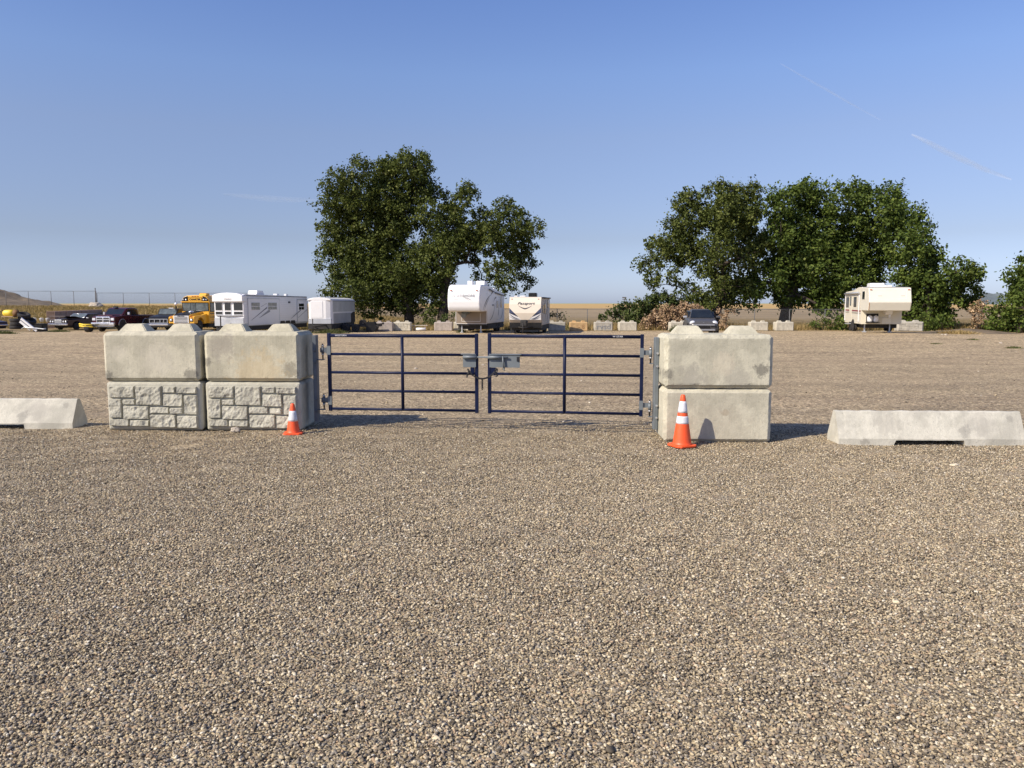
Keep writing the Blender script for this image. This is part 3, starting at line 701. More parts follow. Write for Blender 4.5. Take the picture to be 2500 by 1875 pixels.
def rock(loc, r, label, m, seed, sq=(1, 0.8, 0.65)):
    b = bmesh.new(); bmesh.ops.create_icosphere(b, subdivisions=4, radius=1)
    for v in b.verts:
        n_ = noise.fractal(v.co * 1.3 + Vector((seed, 0, 0)), 0.9, 2, 5)
        v.co = Vector((v.co.x * sq[0], v.co.y * sq[1], v.co.z * sq[2])) * r * (1 + 0.35 * n_)
    mb = MB(); mb._merge(b); o = mb.build('rock', m, smooth=True); o.location = loc; return tag(o, label, 'rock')
rock((-4.22, 11.60, 0.045), 0.072, 'fist-sized grey rock lying at the foot of the rock-face blocks', M['rubble'], 3)
p = at(2344, 1128, 9.1); rock((p.x, 9.2, 0.012), 0.045, 'pale flat stone on the gravel in front of the right curb', paint('pale_stone', (0.62, 0.54, 0.40), 0.9, bump=0.01), 7, (1.2, 0.8, 0.4))
p = at(2255, 996, 1); 
def scatter_stones(lst):
    for k, (px, Y, r, lb) in enumerate(lst):
        x, y, z = G(px, Y); rock((x, y, z + r * 0.3), r, lb, M['rubble'], k * 3.3)

# ================================================================== BACK ROW OF BLOCKS
def simple_block(seed, stone=False):
    mb = MB(); b = bmesh.new(); bmesh.ops.create_cube(b, size=1)
    for v in b.verts: v.co = Vector((v.co.x * BL, v.co.y * BD, v.co.z * BH + BH / 2))
    bmesh.ops.bevel(b, geom=b.edges[:], offset=0.055, segments=1, affect='EDGES')
    bmesh.ops.subdivide_edges(b, edges=b.edges[:], cuts=4, use_grid_fill=True)
    for v in b.verts: v.co += Vector((1, 1, 1)) * 0.012 * noise.noise(v.co * 6 + Vector((seed, 0, 0)))
    mb._merge(b)
    for sx in (-0.385, 0.385):
        mb.prism([(sx - 0.21, BH - 0.02), (sx - 0.12, BH + 0.12), (sx + 0.12, BH + 0.12), (sx + 0.21, BH - 0.02)], -0.14, 0.14, 'y', bev=0.015)
    if stone:
        for (x0, z0, x1, z1) in STONE: mb.box(x0, x1, -BD / 2 - 0.03, -BD / 2 + 0.02, z0, z1, bev=0.012)
    return mb
GB = 'row of concrete blocks along the back fence'
cb = [m_concrete('back_concrete_%d' % i, tn, [], streak=1.6) for i, tn in enumerate([(0.47, 0.44, 0.37), (0.42, 0.37, 0.33), (0.60, 0.40, 0.20), (0.56, 0.52, 0.42)])]
back = [(938, 64.6, 1, 0, 'grey block half in shade behind the dark flatbed trailer'), (983, 65.3, 3, 1, 'white rock-face block nearest the white junk, left of the fifth wheel'),
        (1083, 65.4, 1, 0, 'greyish block with a pale splash, just left of the tall white fifth wheel'), (1130, 66.5, 3, 0, 'block mostly hidden under the nose of the tall white fifth wheel'),
        (1358, 65.6, 0, 0, 'block wholly in the shade of the beige camper'), (1412, 65.6, 2, 0, 'orange-tinted block crossed by a diagonal shadow'),
        (1472, 65.6, 0, 0, 'block with rvsd sprayed across its front'), (1531, 65.6, 3, 0, 'plain pale block beside the heap of dead brush'),
        (1655, 65.6, 3, 0, 'block half hidden by a green weed left of the grey car'), (1850, 65.8, 3, 0, 'left one of the two cream blocks between the grey car and the old camper'),
        (1912, 65.8, 3, 0, 'right one of the two cream blocks between the grey car and the old camper')]
rr = random.Random(4)
for (px, Y, mi, st_, lb) in back:
    x, y, z = G(px, Y); o = simple_block(px * 0.01, st_).build('concrete_block', cb[mi]); o.location = (x, y, z - 0.02); o.rotation_euler = (0, 0, R(rr.uniform(-2, 3)))
    tag(o, lb, 'concrete block', GB)
    if px == 1472: text_part('rvsd', 0.62, M['decal_grey'], o, (0, -BD / 2 - 0.016, 0.36), FRONT, 'painted_letters', sx=1.15)
    if px == 1412: text_part('- 8', 0.5, paint('brown_spray', (0.36, 0.20, 0.09), 0.8), o, (0.22, -BD / 2 - 0.016, 0.36), FRONT, 'painted_letters')
x, y, z = G(2218, 60.5); o = simple_block(9.9, True).build('concrete_block', cb[0]); o.location = (x, y, z + 0.08); o.scale = (1.25, 1, 1); o.rotation_euler = (0, 0, R(-8))
tag(o, 'rock-face block half shaded behind the nose of the old cream camper', 'concrete block', GB)

# ================================================================== VEHICLE PARTS
def wheel(t, x, y, r, wd, rim=None, side=1, z=None):
    """axle along x; side = direction the hub faces"""
    z = r if z is None else z
    pr = [(r * 0.60, -wd / 2), (r * 0.93, -wd / 2), (r, -wd * 0.36), (r, wd * 0.36), (r * 0.93, wd / 2), (r * 0.60, wd / 2)]
    o = MB().lathe(pr, (x, y, z), 'x', 26).build('wheel', M['rubber'], t)
    s_ = side
    MB().lathe([(r * 0.61, s_ * wd * 0.46), (r * 0.56, s_ * wd * 0.40), (r * 0.50, s_ * wd * 0.30), (r * 0.2, s_ * wd * 0.36), (r * 0.16, s_ * wd * 0.5), (0.01, s_ * wd * 0.5)], (x, y, z), 'x', 22).build('rim', rim or M['rim'], o)
    return o
def win_front(t, x0, x1, z0, z1, y, frame, pane=None, name='window'):
    f = MB().box(x0, x1, y - 0.02, y + 0.02, z0, z1, bev=0.012).build(name, frame, t)
    MB().box(x0 + 0.035, x1 - 0.035, y - 0.028, y - 0.021, z0 + 0.035, z1 - 0.035).build('pane', pane or M['glass'], f); return f
def win_side(t, y0, y1, z0, z1, x, s, frame, pane=None, name='window', split=None):
    f = MB().box(x - 0.02, x + 0.02, y0, y1, z0, z1, bev=0.012)
    f = f.build(name, frame, t); p = MB()
    a, b = (x + 0.021, x + 0.028) if s > 0 else (x - 0.028, x - 0.021); e = 0.035
    if split:
        zm = z0 + (z1 - z0) * 0.48; ym = (y0 + y1) / 2
        p.box(a, b, y0 + e, ym - 0.02, z0 + e, zm - 0.02).box(a, b, ym + 0.02, y1 - e, z0 + e, zm - 0.02).box(a, b, y0 + e, y1 - e, zm + 0.02, z1 - e)
    else: p.box(a, b, y0 + e, y1 - e, z0 + e, z1 - e)
    p.build('pane', pane or M['glass'], f); return f
def SR(x): return lambda u, v, d: (x + d, u, v)      # decals on a right side
def SL(x): return lambda u, v, d: (x - d, u, v)      # decals on a left side
def SF(y): return lambda u, v, d: (u, y - d, v)      # decals on a front
def rib(t, name, m, f, *segs):
    for pts, w_ in segs: MB().ribbon(pts, w_, f).build(name, m, t)
def arc(p0, p1, bulge, n=12):
    p0, p1 = Vector(p0), Vector(p1); m_ = (p1 - p0); nn = Vector((-m_.y, m_.x)); o = []
    for k in range(n + 1):
        t_ = k / n; q = p0 + m_ * t_ + nn * bulge * 4 * t_ * (1 - t_); o.append((q.x, q.y))
    return o
def wn(n, w_): return [w_ * math.sin(math.pi * (0.06 + 0.88 * k / (n - 1))) for k in range(n)]
def ac_unit(t, x0, x1, y0, y1, z, m, h=0.3, name='air_conditioner'):
    MB().prism([(y0, z), (y0 + 0.12, z + h), (y1 - 0.25, z + h), (y1, z)], x0, x1, 'x', bev=0.05, seg=3).build(name, m, t)

# ---- tall white fifth wheel
def fifth_wheel_north():
    x, y, z = G(1132, 57.3); t = thing('fifth_wheel_trailer', (x, y, z), R(-11), 'tall white fifth-wheel camper with bulging nose lettered NORTH SHORE', 'camper trailer')
    W = 1.24
    cap = [(2.5, 1.64), (0.55, 1.64), (0.22, 1.70), (0.06, 1.95), (0.0, 2.4), (0.05, 2.85), (0.20, 3.3), (0.42, 3.55), (0.75, 3.66), (2.5, 3.66)]
    MB().prism(cap, -W, W, 'x', bev=0.10, seg=3).build('nose_cap', M['white'], t, smooth=False)
    body = [(2.45, 0.70), (9.0, 0.70), (9.0, 3.10), (5.2, 3.36), (3.2, 3.62), (2.45, 3.62)]
    MB().prism(body, -W - 0.005, W + 0.005, 'x', bev=0.03).build('body', M['white'], t)
    # taupe lower front panel behind the nose
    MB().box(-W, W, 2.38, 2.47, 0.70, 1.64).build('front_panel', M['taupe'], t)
    b = MB(); y0 = 2.38
    for (a, c, d, e) in ((-W, -W + 0.03, 0.70, 1.64), (-W, W, 0.68, 0.71), (W - 0.03, W, 0.70, 1.64), (-0.78, 0.72, 0.86, 0.885), (-0.78, -0.755, 0.86, 1.50), (0.70, 0.72, 0.86, 1.50)):
        b.box(a, c, y0 - 0.018, y0, d, e)
    b.build('panel_trim', M['white'], t)
    MB().box(-0.42, -0.05, 1.35, 2.2, 1.46, 1.64).prism([(1.3, 1.2), (1.2, 1.5), (1.6, 1.64), (1.7, 1.45)], -0.5, -0.15, 'x').build('kingpin_hitch', M['galv'], t)
    for sx in (-0.86, 0.66):
        MB().box(sx, sx + 0.08, 2.6, 2.68, 0.05, 0.75).box(sx - 0.08, sx + 0.16, 2.52, 2.78, 0.0, 0.05).build('landing_leg', M['alu'], t)
    MB().box(-W + 0.05, W - 0.05, 2.9, 8.9, 0.26, 0.70).build('chassis', M['blackmat'], t)  # frame box lowered so its black fills in the shade under the floor
    for yy in (6.2, 7.1):
        wheel(t, W - 0.16, yy, 0.37, 0.24, M['rim_white'], 1); wheel(t, -W + 0.16, yy, 0.37, 0.24, M['rim_white'], -1)
    MB().box(W - 0.01, W + 0.03, 5.7, 7.6, 0.70, 0.95, bev=0.02).build('fender_skirt', M['white'], t)
    MB().box(-1.18, 1.18, 2.46, 9.0, 0.55, 0.68).build('underbelly', M['blackmat'], t)
    # nose marker lights and lettering
    for sx in (-0.98, 0.98): MB().box(sx - 0.06, sx + 0.06, 0.06, 0.16, 3.20, 3.25, rot=Matrix.Rotation(R(-18), 4, 'X')).build('marker_light', M['amber'], t)
    s_ = R(90 - 6)
    text_part('N', 0.26, M['decal_pale'], t, (-0.78, 0.005, 2.83), (s_, 0, 0), 'nose_lettering', sx=1.05); text_part('RTH', 0.26, M['decal_pale'], t, (-0.26, 0.005, 2.83), (s_, 0, 0), 'nose_lettering', sx=1.05)
    text_part('SHORE', 0.26, M['decal_grey'], t, (0.40, 0.005, 2.83), (s_, 0, 0), 'nose_lettering', sx=1.15)
    f = lambda u, v, d: (u, 0.035 - d + (v - 2.83) * 0.10 - 0.02, v)
    rib(t, 'nose_swoosh', M['decal_grey'], f, (arc((0.10, 2.72), (0.62, 2.48), 0.03), wn(13, 0.035))); rib(t, 'nose_swoosh', M['decal_grey'], f, (arc((-0.05, 2.74), (0.42, 2.46), 0.03), wn(13, 0.02)))
    rib(t, 'nose_swoosh', M['decal_pale'], f, (arc((-0.5, 3.02), (-0.1, 2.90), 0.10), wn(13, 0.02))); rib(t, 'nose_swoosh', M['decal_pale'], f, (arc((0.15, 2.96), (0.62, 3.06), 0.16), wn(13, 0.02))); rib(t, 'nose_swoosh', M['decal_pale'], f, (arc((-0.85, 2.62), (-0.3, 2.72), -0.2), wn(13, 0.02)))
    # side graphics
    S = SR(W + 0.008)
    rib(t, 'side_swoosh', M['decal_dark'], SR(W + 0.003), (arc((1.0, 1.75), (3.6, 2.9), 0.06), wn(13, 0.12))); rib(t, 'side_swoosh', M['decal_dark'], S, (arc((3.6, 2.85), (5.2, 3.2), 0.08), wn(13, 0.13)))
    rib(t, 'side_swoosh', M['decal_dark'], S, (arc((1.4, 1.75), (3.3, 2.75), 0.03), wn(13, 0.07))); rib(t, 'side_swoosh', M['decal_dark'], S, (arc((4.7, 2.35), (6.2, 2.65), 0.14), wn(13, 0.12)))
    rib(t, 'side_swoosh', M['decal_grey'], S, (arc((3.3, 0.95), (5.4, 2.35), -0.12), wn(13, 0.12))); rib(t, 'side_swoosh', M['decal_grey'], S, (arc((6.0, 0.95), (6.7, 2.6), -0.2), wn(13, 0.20))); rib(t, 'side_swoosh', M['decal_grey'], S, (arc((7.3, 0.95), (8.7, 2.2), -0.12), wn(13, 0.10)))
    win_side(t, 7.2, 7.95, 1.9, 2.85, W + 0.01, 1, M['white'])
    d = MB().box(W, W + 0.02, 5.6, 6.4, 1.0, 2.75, bev=0.01).build('door', M['white'], t); win_side(t, 5.75, 6.25, 1.9, 2.5, W + 0.03, 1, M['alu'], M['glassgrey'], 'door_window')
    MB().box(W, W + 0.02, 4.2, 4.9, 2.05, 2.2).build('vent_grille', M['decal_grey'], t)
    for (a, b_, zz, z2) in ((2.9, 4.4, 3.35, 3.2), (5.1, 8.4, 3.12, 2.92)):
        MB().tube([(W + 0.08, a, zz), (W + 0.08, b_, z2)], 0.05, 8).build('awning_roll', M['galv'], t)
    ac_unit(t, 0.35, 1.05, 2.4, 3.6, 3.64, M['white'], 0.34)
    MB().box(-0.25, 0.15, 2.2, 2.7, 3.64, 3.98, bev=0.03).build('roof_vent', M['white'], t)
    MB().box(0.5, 0.9, 6.6, 7.1, 3.2, 3.5, bev=0.03).build('roof_vent', M['white'], t)
fifth_wheel_north()

# ---- beige camper
def camper_passport():
    x, y, z = G(1281.5, 57.2); t = thing('travel_trailer', (x, y, z), R(-8.5), 'low beige travel camper lettered Passport with a dark V-shaped nose', 'camper trailer')
    W = 1.20
    side = [(0.35, 0.80), (0.12, 1.05), (0.0, 1.55), (0.10, 2.2), (0.38, 2.74), (6.4, 2.74), (6.4, 0.62), (0.5, 0.62)]
    MB().prism(side, -W, W, 'x', bev=0.04).build('body', M['side_beige'], t)
    # nose: beige V over white corners
    def F(u, v, d):
        yy = 0.0 + (0.10 * (v - 1.55) / 0.65 if v <= 2.2 and v > 1.55 else 0.10 + 0.28 * (v - 2.2) / 0.54 if v > 2.2 else 0.12 * (1.55 - v) / 0.5)
        return (u, yy - d, v)
    def panel(name, m, uv, t0):
        b = MB(); n = 26
        for k in range(n):
            za, zb_ = uv[0] + (uv[1] - uv[0]) * k / n, uv[0] + (uv[1] - uv[0]) * (k + 1) / n
            for lo, hi in uv[2](za, zb_):
                b.bm.faces.new([b.bm.verts.new(F(lo[0], za, t0)), b.bm.verts.new(F(hi[0], za, t0)), b.bm.verts.new(F(hi[1], zb_, t0)), b.bm.verts.new(F(lo[1], zb_, t0))])
        return b.build(name, m, t)
    panel('white_corner', M['white'], (1.05, 1.75, lambda a, b: [((-W + 0.02, -W + 0.02), (W - 0.02, W - 0.02))]), 0.006)
    vw = lambda z_: min(W - 0.02, 0.28 + (z_ - 1.05) / 0.95 * 0.98)
    dk = lambda z_: min(W - 0.02, vw(z_) + 0.02 + 0.5 * max(0, min(1, (z_ - 1.25) / 0.4)) * (1 if z_ < 2.1 else 0))
    panel('dark_flank', M['decal_navy'], (1.28, 2.08, lambda a, b: [((-dk(a), -dk(b)), (dk(a), dk(b)))]), 0.012)
    panel('nose_panel', M['beige'], (1.05, 2.70, lambda a, b: [((-vw(a), -vw(b)), (vw(a), vw(b)))]), 0.020)
    F2 = lambda u, v, d: F(u, v, 0.02 + d)
    for s in (-1, 1):
        rib(t, 'nose_stripe', M['decal_navy'], F2, (arc((s * 0.42, 1.10), (s * 1.17, 1.50), -0.10 * s), wn(13, 0.06))); rib(t, 'nose_stripe', M['decal_navy'], F2, (arc((s * 0.50, 1.08), (s * 1.17, 1.32), -0.10 * s), wn(13, 0.03)))
    MB().ribbon(arc((-0.52, 2.10), (0.0, 1.86), -0.05), [0.01 + 0.09 * k / 12 for k in range(13)], F2).ribbon(arc((0.0, 1.86), (0.52, 2.10), -0.05), [0.10 - 0.09 * k / 12 for k in range(13)], F2).build('chevron', M['decal_dark'], t)
    text_part('Passport', 0.27, M['decal_dark'], t, (0.05, 0.085, 2.26), (R(90 - 27), 0, 0), 'nose_lettering', shear=0.35, weight=0.002, sx=1.35)
    for sx in (-1.0, 0.98): MB().box(sx - 0.05, sx + 0.05, 0.25, 0.30, 2.55, 2.60).build('marker_light', M['red_lens'], t)
    MB().box(-W, W, 0.32, 0.5, 0.45, 1.04).build('lower_apron', M['black'], t)
    MB().box(-W + 0.03, W - 0.03, 0.6, 6.35, 0.24, 0.62).build('chassis', M['blackmat'], t)  # frame box extended down, its black doubling as the shadow beneath the camper
    MB().box(-0.25, 0.25, -0.75, -0.15, 0.55, 1.05, bev=0.1, seg=3).build('gas_bottle_cover', M['blackmat'], t)
    MB().tube([(-0.6, 0.5, 0.5), (0, -1.2, 0.5)], 0.05).tube([(0.6, 0.5, 0.5), (0, -1.2, 0.5)], 0.05).cyl((0, -1.15, 0.05), (0, -1.15, 0.85), 0.04).build('tow_hitch', M['blackmat'], t)
    for sx in (-0.95, 0.9): MB().box(sx, sx + 0.07, 0.9, 1.0, 0, 0.5).build('jack', M['blackmat'], t)
    for yy in (3.3, 4.15):
        wheel(t, W - 0.15, yy, 0.35, 0.2, None, 1); wheel(t, -W + 0.15, yy, 0.35, 0.2, None, -1)
    win_side(t, 1.0, 1.7, 1.55, 2.15, W, 1, M['black']); win_side(t, 2.2, 3.0, 1.45, 2.25, W, 1, M['black'])
    win_side(t, 4.6, 5.2, 1.9, 2.55, W, 1, M['black'])
    MB().box(W, W + 0.02, 4.6, 5.3, 0.75, 1.85, bev=0.01).build('door', M['side_beige'], t)
    rib(t, 'side_swoosh', M['decal_dark'], SR(W + 0.003), (arc((0.6, 0.8), (3.2, 2.6), 0.06), wn(13, 0.10))); rib(t, 'side_swoosh', M['decal_dark'], SR(W + 0.003), (arc((2.6, 0.8), (5.6, 2.2), 0.06), wn(13, 0.08)))
    MB().tube([(W + 0.07, 0.5, 2.68), (W + 0.07, 6.2, 2.68)], 0.05, 8).build('awning_roll', M['black'], t)
    MB().box(0.05, 0.65, 1.6, 2.4, 2.74, 3.06, bev=0.07, seg=3).build('air_conditioner', M['black'], t)
    for (a, b_) in ((-0.9, 0.7), (-0.55, 1.2), (-0.3, 0.8)): MB().box(a, a + 0.25, b_, b_ + 0.3, 2.74, 2.84, bev=0.02).build('roof_vent', M['white'], t)
camper_passport()

# ---- old cream fifth wheel on the right
def fifth_wheel_old():
    f = at(2170, 740, 48.8); zz = float(zg(25.0, 51)); t = thing('fifth_wheel_trailer', (23.85, 48.75, zz), R(-12), 'old cream fifth-wheel camper under the right-hand trees with two gas bottles showing', 'camper trailer')
    W = 1.25; H0 = 0.0
    cap = [(2.2, 1.44), (0.25, 1.44), (0.0, 1.98), (0.30, 2.90), (2.2, 2.96)]
    MB().prism(cap, -W, W, 'x', bev=0.05, seg=3).build('nose_cap', M['white_old'], t)
    MB().prism([(0.45, 2.93), (2.4, 2.99), (2.4, 2.96), (0.45, 2.90)], -W + 0.06, W - 0.06, 'x').build('roof', M['roofgrey'], t)
    body = [(2.1, 0.55), (7.1, 0.55), (7.1, 2.72), (4.6, 2.80), (3.2, 2.98), (2.1, 2.98)]
    MB().prism(body, -W + 0.01, W - 0.01, 'x', bev=0.03).build('body', M['cream'], t)
    MB().box(-W + 0.01, W - 0.01, 2.06, 2.12, 0.55, 1.44).build('front_wall', M['cream'], t)
    # embossed rectangle and marker lights on the nose
    N = Vector((0, -0.92, 0.30)).normalized()
    def F(u, v, d): yy = 0.30 * (v - 1.98) / 0.92; return (u, yy - d, v)
    MB().ribbon([(-0.95, 2.78), (0.95, 2.80)], 0.018, F, 0.006).ribbon([(0.95, 2.80), (0.95, 2.20)], 0.018, F, 0.006).ribbon([(0.95, 2.20), (-0.95, 2.16)], 0.018, F, 0.006).build('nose_trim', M['white'], t)
    for a in (-0.72, 0.62): MB().ribbon([(a, 2.38), (a + 0.24, 2.385)], 0.022, F, 0.007).build('nose_badge', M['decal_grey'], t)
    for a in (-1.12, 1.10): MB().box(a - 0.06, a + 0.06, 0.20, 0.27, 2.76, 2.80).build('marker_light', M['amber'], t)
    MB().ribbon([(-W + 0.02, 1.98), (-W + 0.05, 1.46)], 0.035, lambda u, v, d: (u, 0.0 + (1.98 - v) * 0.46 - d, v), 0.012).build('rust_streak', paint('rust', (0.42, 0.20, 0.07), 0.8), t)
    # gas bottles locker
    lk = MB().box(-0.92, -0.18, 2.035, 2.058, 0.66, 1.24).build('gas_locker', M['blackmat'], t)
    for a in (-0.73, -0.37):
        gb = MB().lathe([(0.05, 0.68), (0.155, 0.72), (0.165, 0.8), (0.165, 1.0), (0.14, 1.08), (0.04, 1.11), (0.03, 1.18)], (a, 1.86, 0), 'z', 20).build('gas_bottle', M['white'], t)
        MB().cyl((a, 1.86, 1.14), (a, 1.86, 1.2), 0.05).build('valve', M['blackmat'], gb)
    MB().box(-0.96, -0.14, 1.66, 2.05, 0.64, 0.67).build('bottle_tray', M['blackmat'], t)
    MB().box(0.05, 0.62, 2.03, 2.06, 0.58, 0.98, bev=0.01).build('storage_door', M['white_old'], t)
    MB().prism([(1.3, 1.18), (1.1, 1.44), (1.9, 1.44), (1.8, 1.25)], 0.05, 0.48, 'x', bev=0.04).cyl((0.33, 1.35, 0.98), (0.33, 1.35, 1.25), 0.07).build('kingpin_hitch', M['white'], t)
    MB().box(-W + 0.3, W - 0.15, 2.6, 7.0, 0.28, 0.55).build('chassis', M['blackmat'], t)
    for sx in (-0.93, 0.62): MB().box(sx, sx + 0.07, 2.5, 2.58, 0.05, 0.55).box(sx - 0.09, sx + 0.15, 2.42, 2.68, 0.0, 0.06).build('landing_leg', M['alu'], t)
    for yy in (4.35, 5.15):
        wheel(t, -W + 0.13, yy, 0.35, 0.22, M['rim_white'], -1); wheel(t, W - 0.15, yy, 0.35, 0.22, M['rim_white'], 1)
    for yy in (4.35, 5.15):
        MB().lathe([(0.42, -0.006), (0.42, 0.006)], (-W, yy, 0.42), 'x', 24).build('wheel_arch', M['blackmat'], t)
    win_side(t, 5.9, 6.75, 1.62, 2.35, -W + 0.01, -1, M['decal_dark']); win_side(t, 3.55, 4.35, 1.66, 2.35, -W + 0.01, -1, M['decal_dark'])
    win_side(t, 1.1, 1.85, 2.15, 2.72, -W, -1, M['white_old'])
    d = MB().box(-W - 0.012, -W + 0.01, 4.85, 5.6, 0.62, 2.48, bev=0.008).build('door', M['cream'], t)
    win_side(t, 5.05, 5.4, 1.75, 2.4, -W - 0.012, -1, M['decal_dark'], M['glassgrey'], 'door_window')
    MB().box(-W - 0.28, -W, 4.9, 5.6, 0.48, 0.53).build('step', M['alu'], t)
    L_ = SL(-W + 0.01)
    MB().ribbon([(2.2, 1.40), (7.05, 1.44)], 0.10, L_).build('side_stripe', M['decal_red'], t)
    MB().ribbon([(2.2, 1.28), (7.05, 1.32)], 0.025, L_).ribbon([(2.2, 1.22), (7.05, 1.26)], 0.025, L_).build('side_stripe', M['decal_dark'], t)
    b = MB()
    for k in range(9): b.ribbon([(2.2, 0.70 + k * 0.22), (7.05, 0.70 + k * 0.22)], 0.012, L_)
    b.build('siding_groove', M['decal_pale'], t)
    MB().tube([(-W - 0.10, 2.5, 2.62), (-W - 0.10, 6.9, 2.58)], 0.06, 10).build('awning_roll', M['alu'], t)
    for yy in (2.6, 6.85): MB().box(-W - 0.06, -W - 0.01, yy, yy + 0.06, 0.7, 2.6).build('awning_arm', M['white'], t)
    ac_unit(t, -0.55, 0.35, 2.9, 4.1, 2.96, M['white'], 0.30)
    MB().box(-0.9, -0.5, 4.8, 5.4, 2.78, 2.95, bev=0.03).box(0.3, 0.75, 2.7, 3.2, 2.98, 3.1, bev=0.03).build('roof_vent', M['white'], t)
fifth_wheel_old()

# ---- white travel trailer (left)
def trailer_century():
    x, y, z = G(559.5, 57.4); t = thing('travel_trailer', (x, y, z), R(-12.5), 'long white travel trailer with three front windows, parked beside the yellow bus', 'camper trailer')
    W = 1.22
    MB().prism([(0.10, 0.58), (10, 0.58), (10, 2.86), (0.45, 2.96), (0.10, 2.90)], -W, W, 'x', bev=0.03).build('body', M['white'], t)
    capf = [(-W - 0.04, 2.38), (W + 0.04, 2.38), (W + 0.04, 2.84), (W * 0.8, 2.96), (W * 0.4, 3.03), (0, 3.05), (-W * 0.4, 3.03), (-W * 0.8, 2.96), (-W - 0.04, 2.84)]
    MB().prism(capf, -0.12, 0.5, 'y', bev=0.05, seg=3).build('front_cap', M['white'], t)
    text_part('Century', 0.18, M['decal_grey'], t, (0.05, -0.125, 2.58), FRONT, 'front_lettering', shear=0.4)
    MB().box(-W + 0.02, W - 0.02, 0.03, 0.10, 0.58, 1.18, bev=0.01).build('rock_guard', M['alu'], t)
    MB().prism([(-1.1, 1.38), (0, 1.28), (1.1, 1.38)], -0.02, 0.1, 'y').build('gas_cover_trim', M['decal_grey'], t)
    for (a, b_) in ((-1.14, -0.52), (-0.37, 0.20), (0.38, 1.16)):
        win_front(t, a, b_, 1.72, 2.34, 0.09, M['white']); win_front(t, a, b_, 1.42, 1.68, 0.09, M['white'], name='lower_window')
    # side: lap siding, slide-out frames, windows, stripes
    b = MB()
    for k in range(12): b.ribbon([(0.2, 0.78 + k * 0.175), (9.9, 0.78 + k * 0.17)], 0.012, SR(W))
    b.build('siding_groove', M['decal_pale'], t)
    for (a, b_, z0, z1) in ((0.6, 5.2, 0.62, 2.66), (8.1, 9.95, 0.72, 2.60)):
        MB().box(W, W + 0.05, a, b_, z0, z1, bev=0.015).build('slide_out', M['white'], t)
        q = MB()
        for (c, d, e, f) in ((a, a + 0.06, z0, z1), (b_ - 0.06, b_, z0, z1), (a, b_, z1 - 0.06, z1)): q.box(W + 0.045, W + 0.065, c, d, e, f)
        q.build('slide_trim', M['alu'], t)
    win_side(t, 1.0, 2.25, 1.75, 2.35, W + 0.05, 1, M['white'], M['glassgrey'], split=True)
    win_side(t, 3.4, 4.8, 1.75, 2.35, W + 0.05, 1, M['white'], M['glassgrey'], split=True)
    win_side(t, 8.35, 9.3, 1.7, 2.28, W + 0.05, 1, M['white'], split=True)
    S = SR(W + 0.055)
    MB().ribbon([(0.95, 0.98), (3.3, 1.95)], [0.02, 0.10], S).ribbon([(7.0, 1.0), (9.2, 1.9)], [0.02, 0.09], S).build('side_stripe', M['decal_navy'], t)
    MB().ribbon([(2.1, 1.15), (3.7, 1.72)], [0.02, 0.22], S).ribbon([(2.4, 2.0), (3.3, 2.28)], [0.03, 0.03], S).ribbon([(8.2, 1.05), (9.9, 1.75)], [0.03, 0.05], S).build('side_stripe', M['decal_grey'], t)
    MB().box(W, W + 0.04, 6.7, 7.0, 2.28, 2.42).build('porch_light', M['decal_dark'], t)
    MB().ribbon([(0.2, 2.83), (9.9, 2.80)], 0.07, SR(W + 0.006)).build('gutter', M['galv'], t)
    MB().box(W - 0.02, W + 0.006, 0.15, 9.9, 0.58, 0.80).build('side_skirt', M['alu'], t)
    for yy in (5.7, 6.55, 7.4):
        wheel(t, W - 0.13, yy, 0.35, 0.2, None, 1, z=0.34)
        MB().prism([(yy - 0.42, 0.59), (yy - 0.3, 0.86), (yy + 0.3, 0.86), (yy + 0.42, 0.59)], W + 0.005, W + 0.03, 'x').build('wheel_arch', M['blackmat'], t)
    MB().box(-W + 0.03, W - 0.03, 0.2, 9.9, 0.24, 0.58).build('chassis', M['blackmat'], t)  # frame box deepened to full width, black stands in for the shade underneath
    MB().tube([(-0.7, 0.3, 0.45), (0, -1.2, 0.48)], 0.05).tube([(0.7, 0.3, 0.45), (0, -1.2, 0.48)], 0.05).cyl((-0.35, -0.5, 0.05), (-0.35, -0.5, 1.35), 0.045).build('tow_hitch', M['blackmat'], t)
    ac_unit(t, -0.45, 0.35, 3.4, 4.6, 2.94, M['white'], 0.33)
    MB().box(0.3, 0.6, 6, 6.4, 2.9, 3.04).box(0.7, 0.9, 7, 7.3, 2.88, 3.03).build('roof_vent', M['white'], t)
trailer_century()

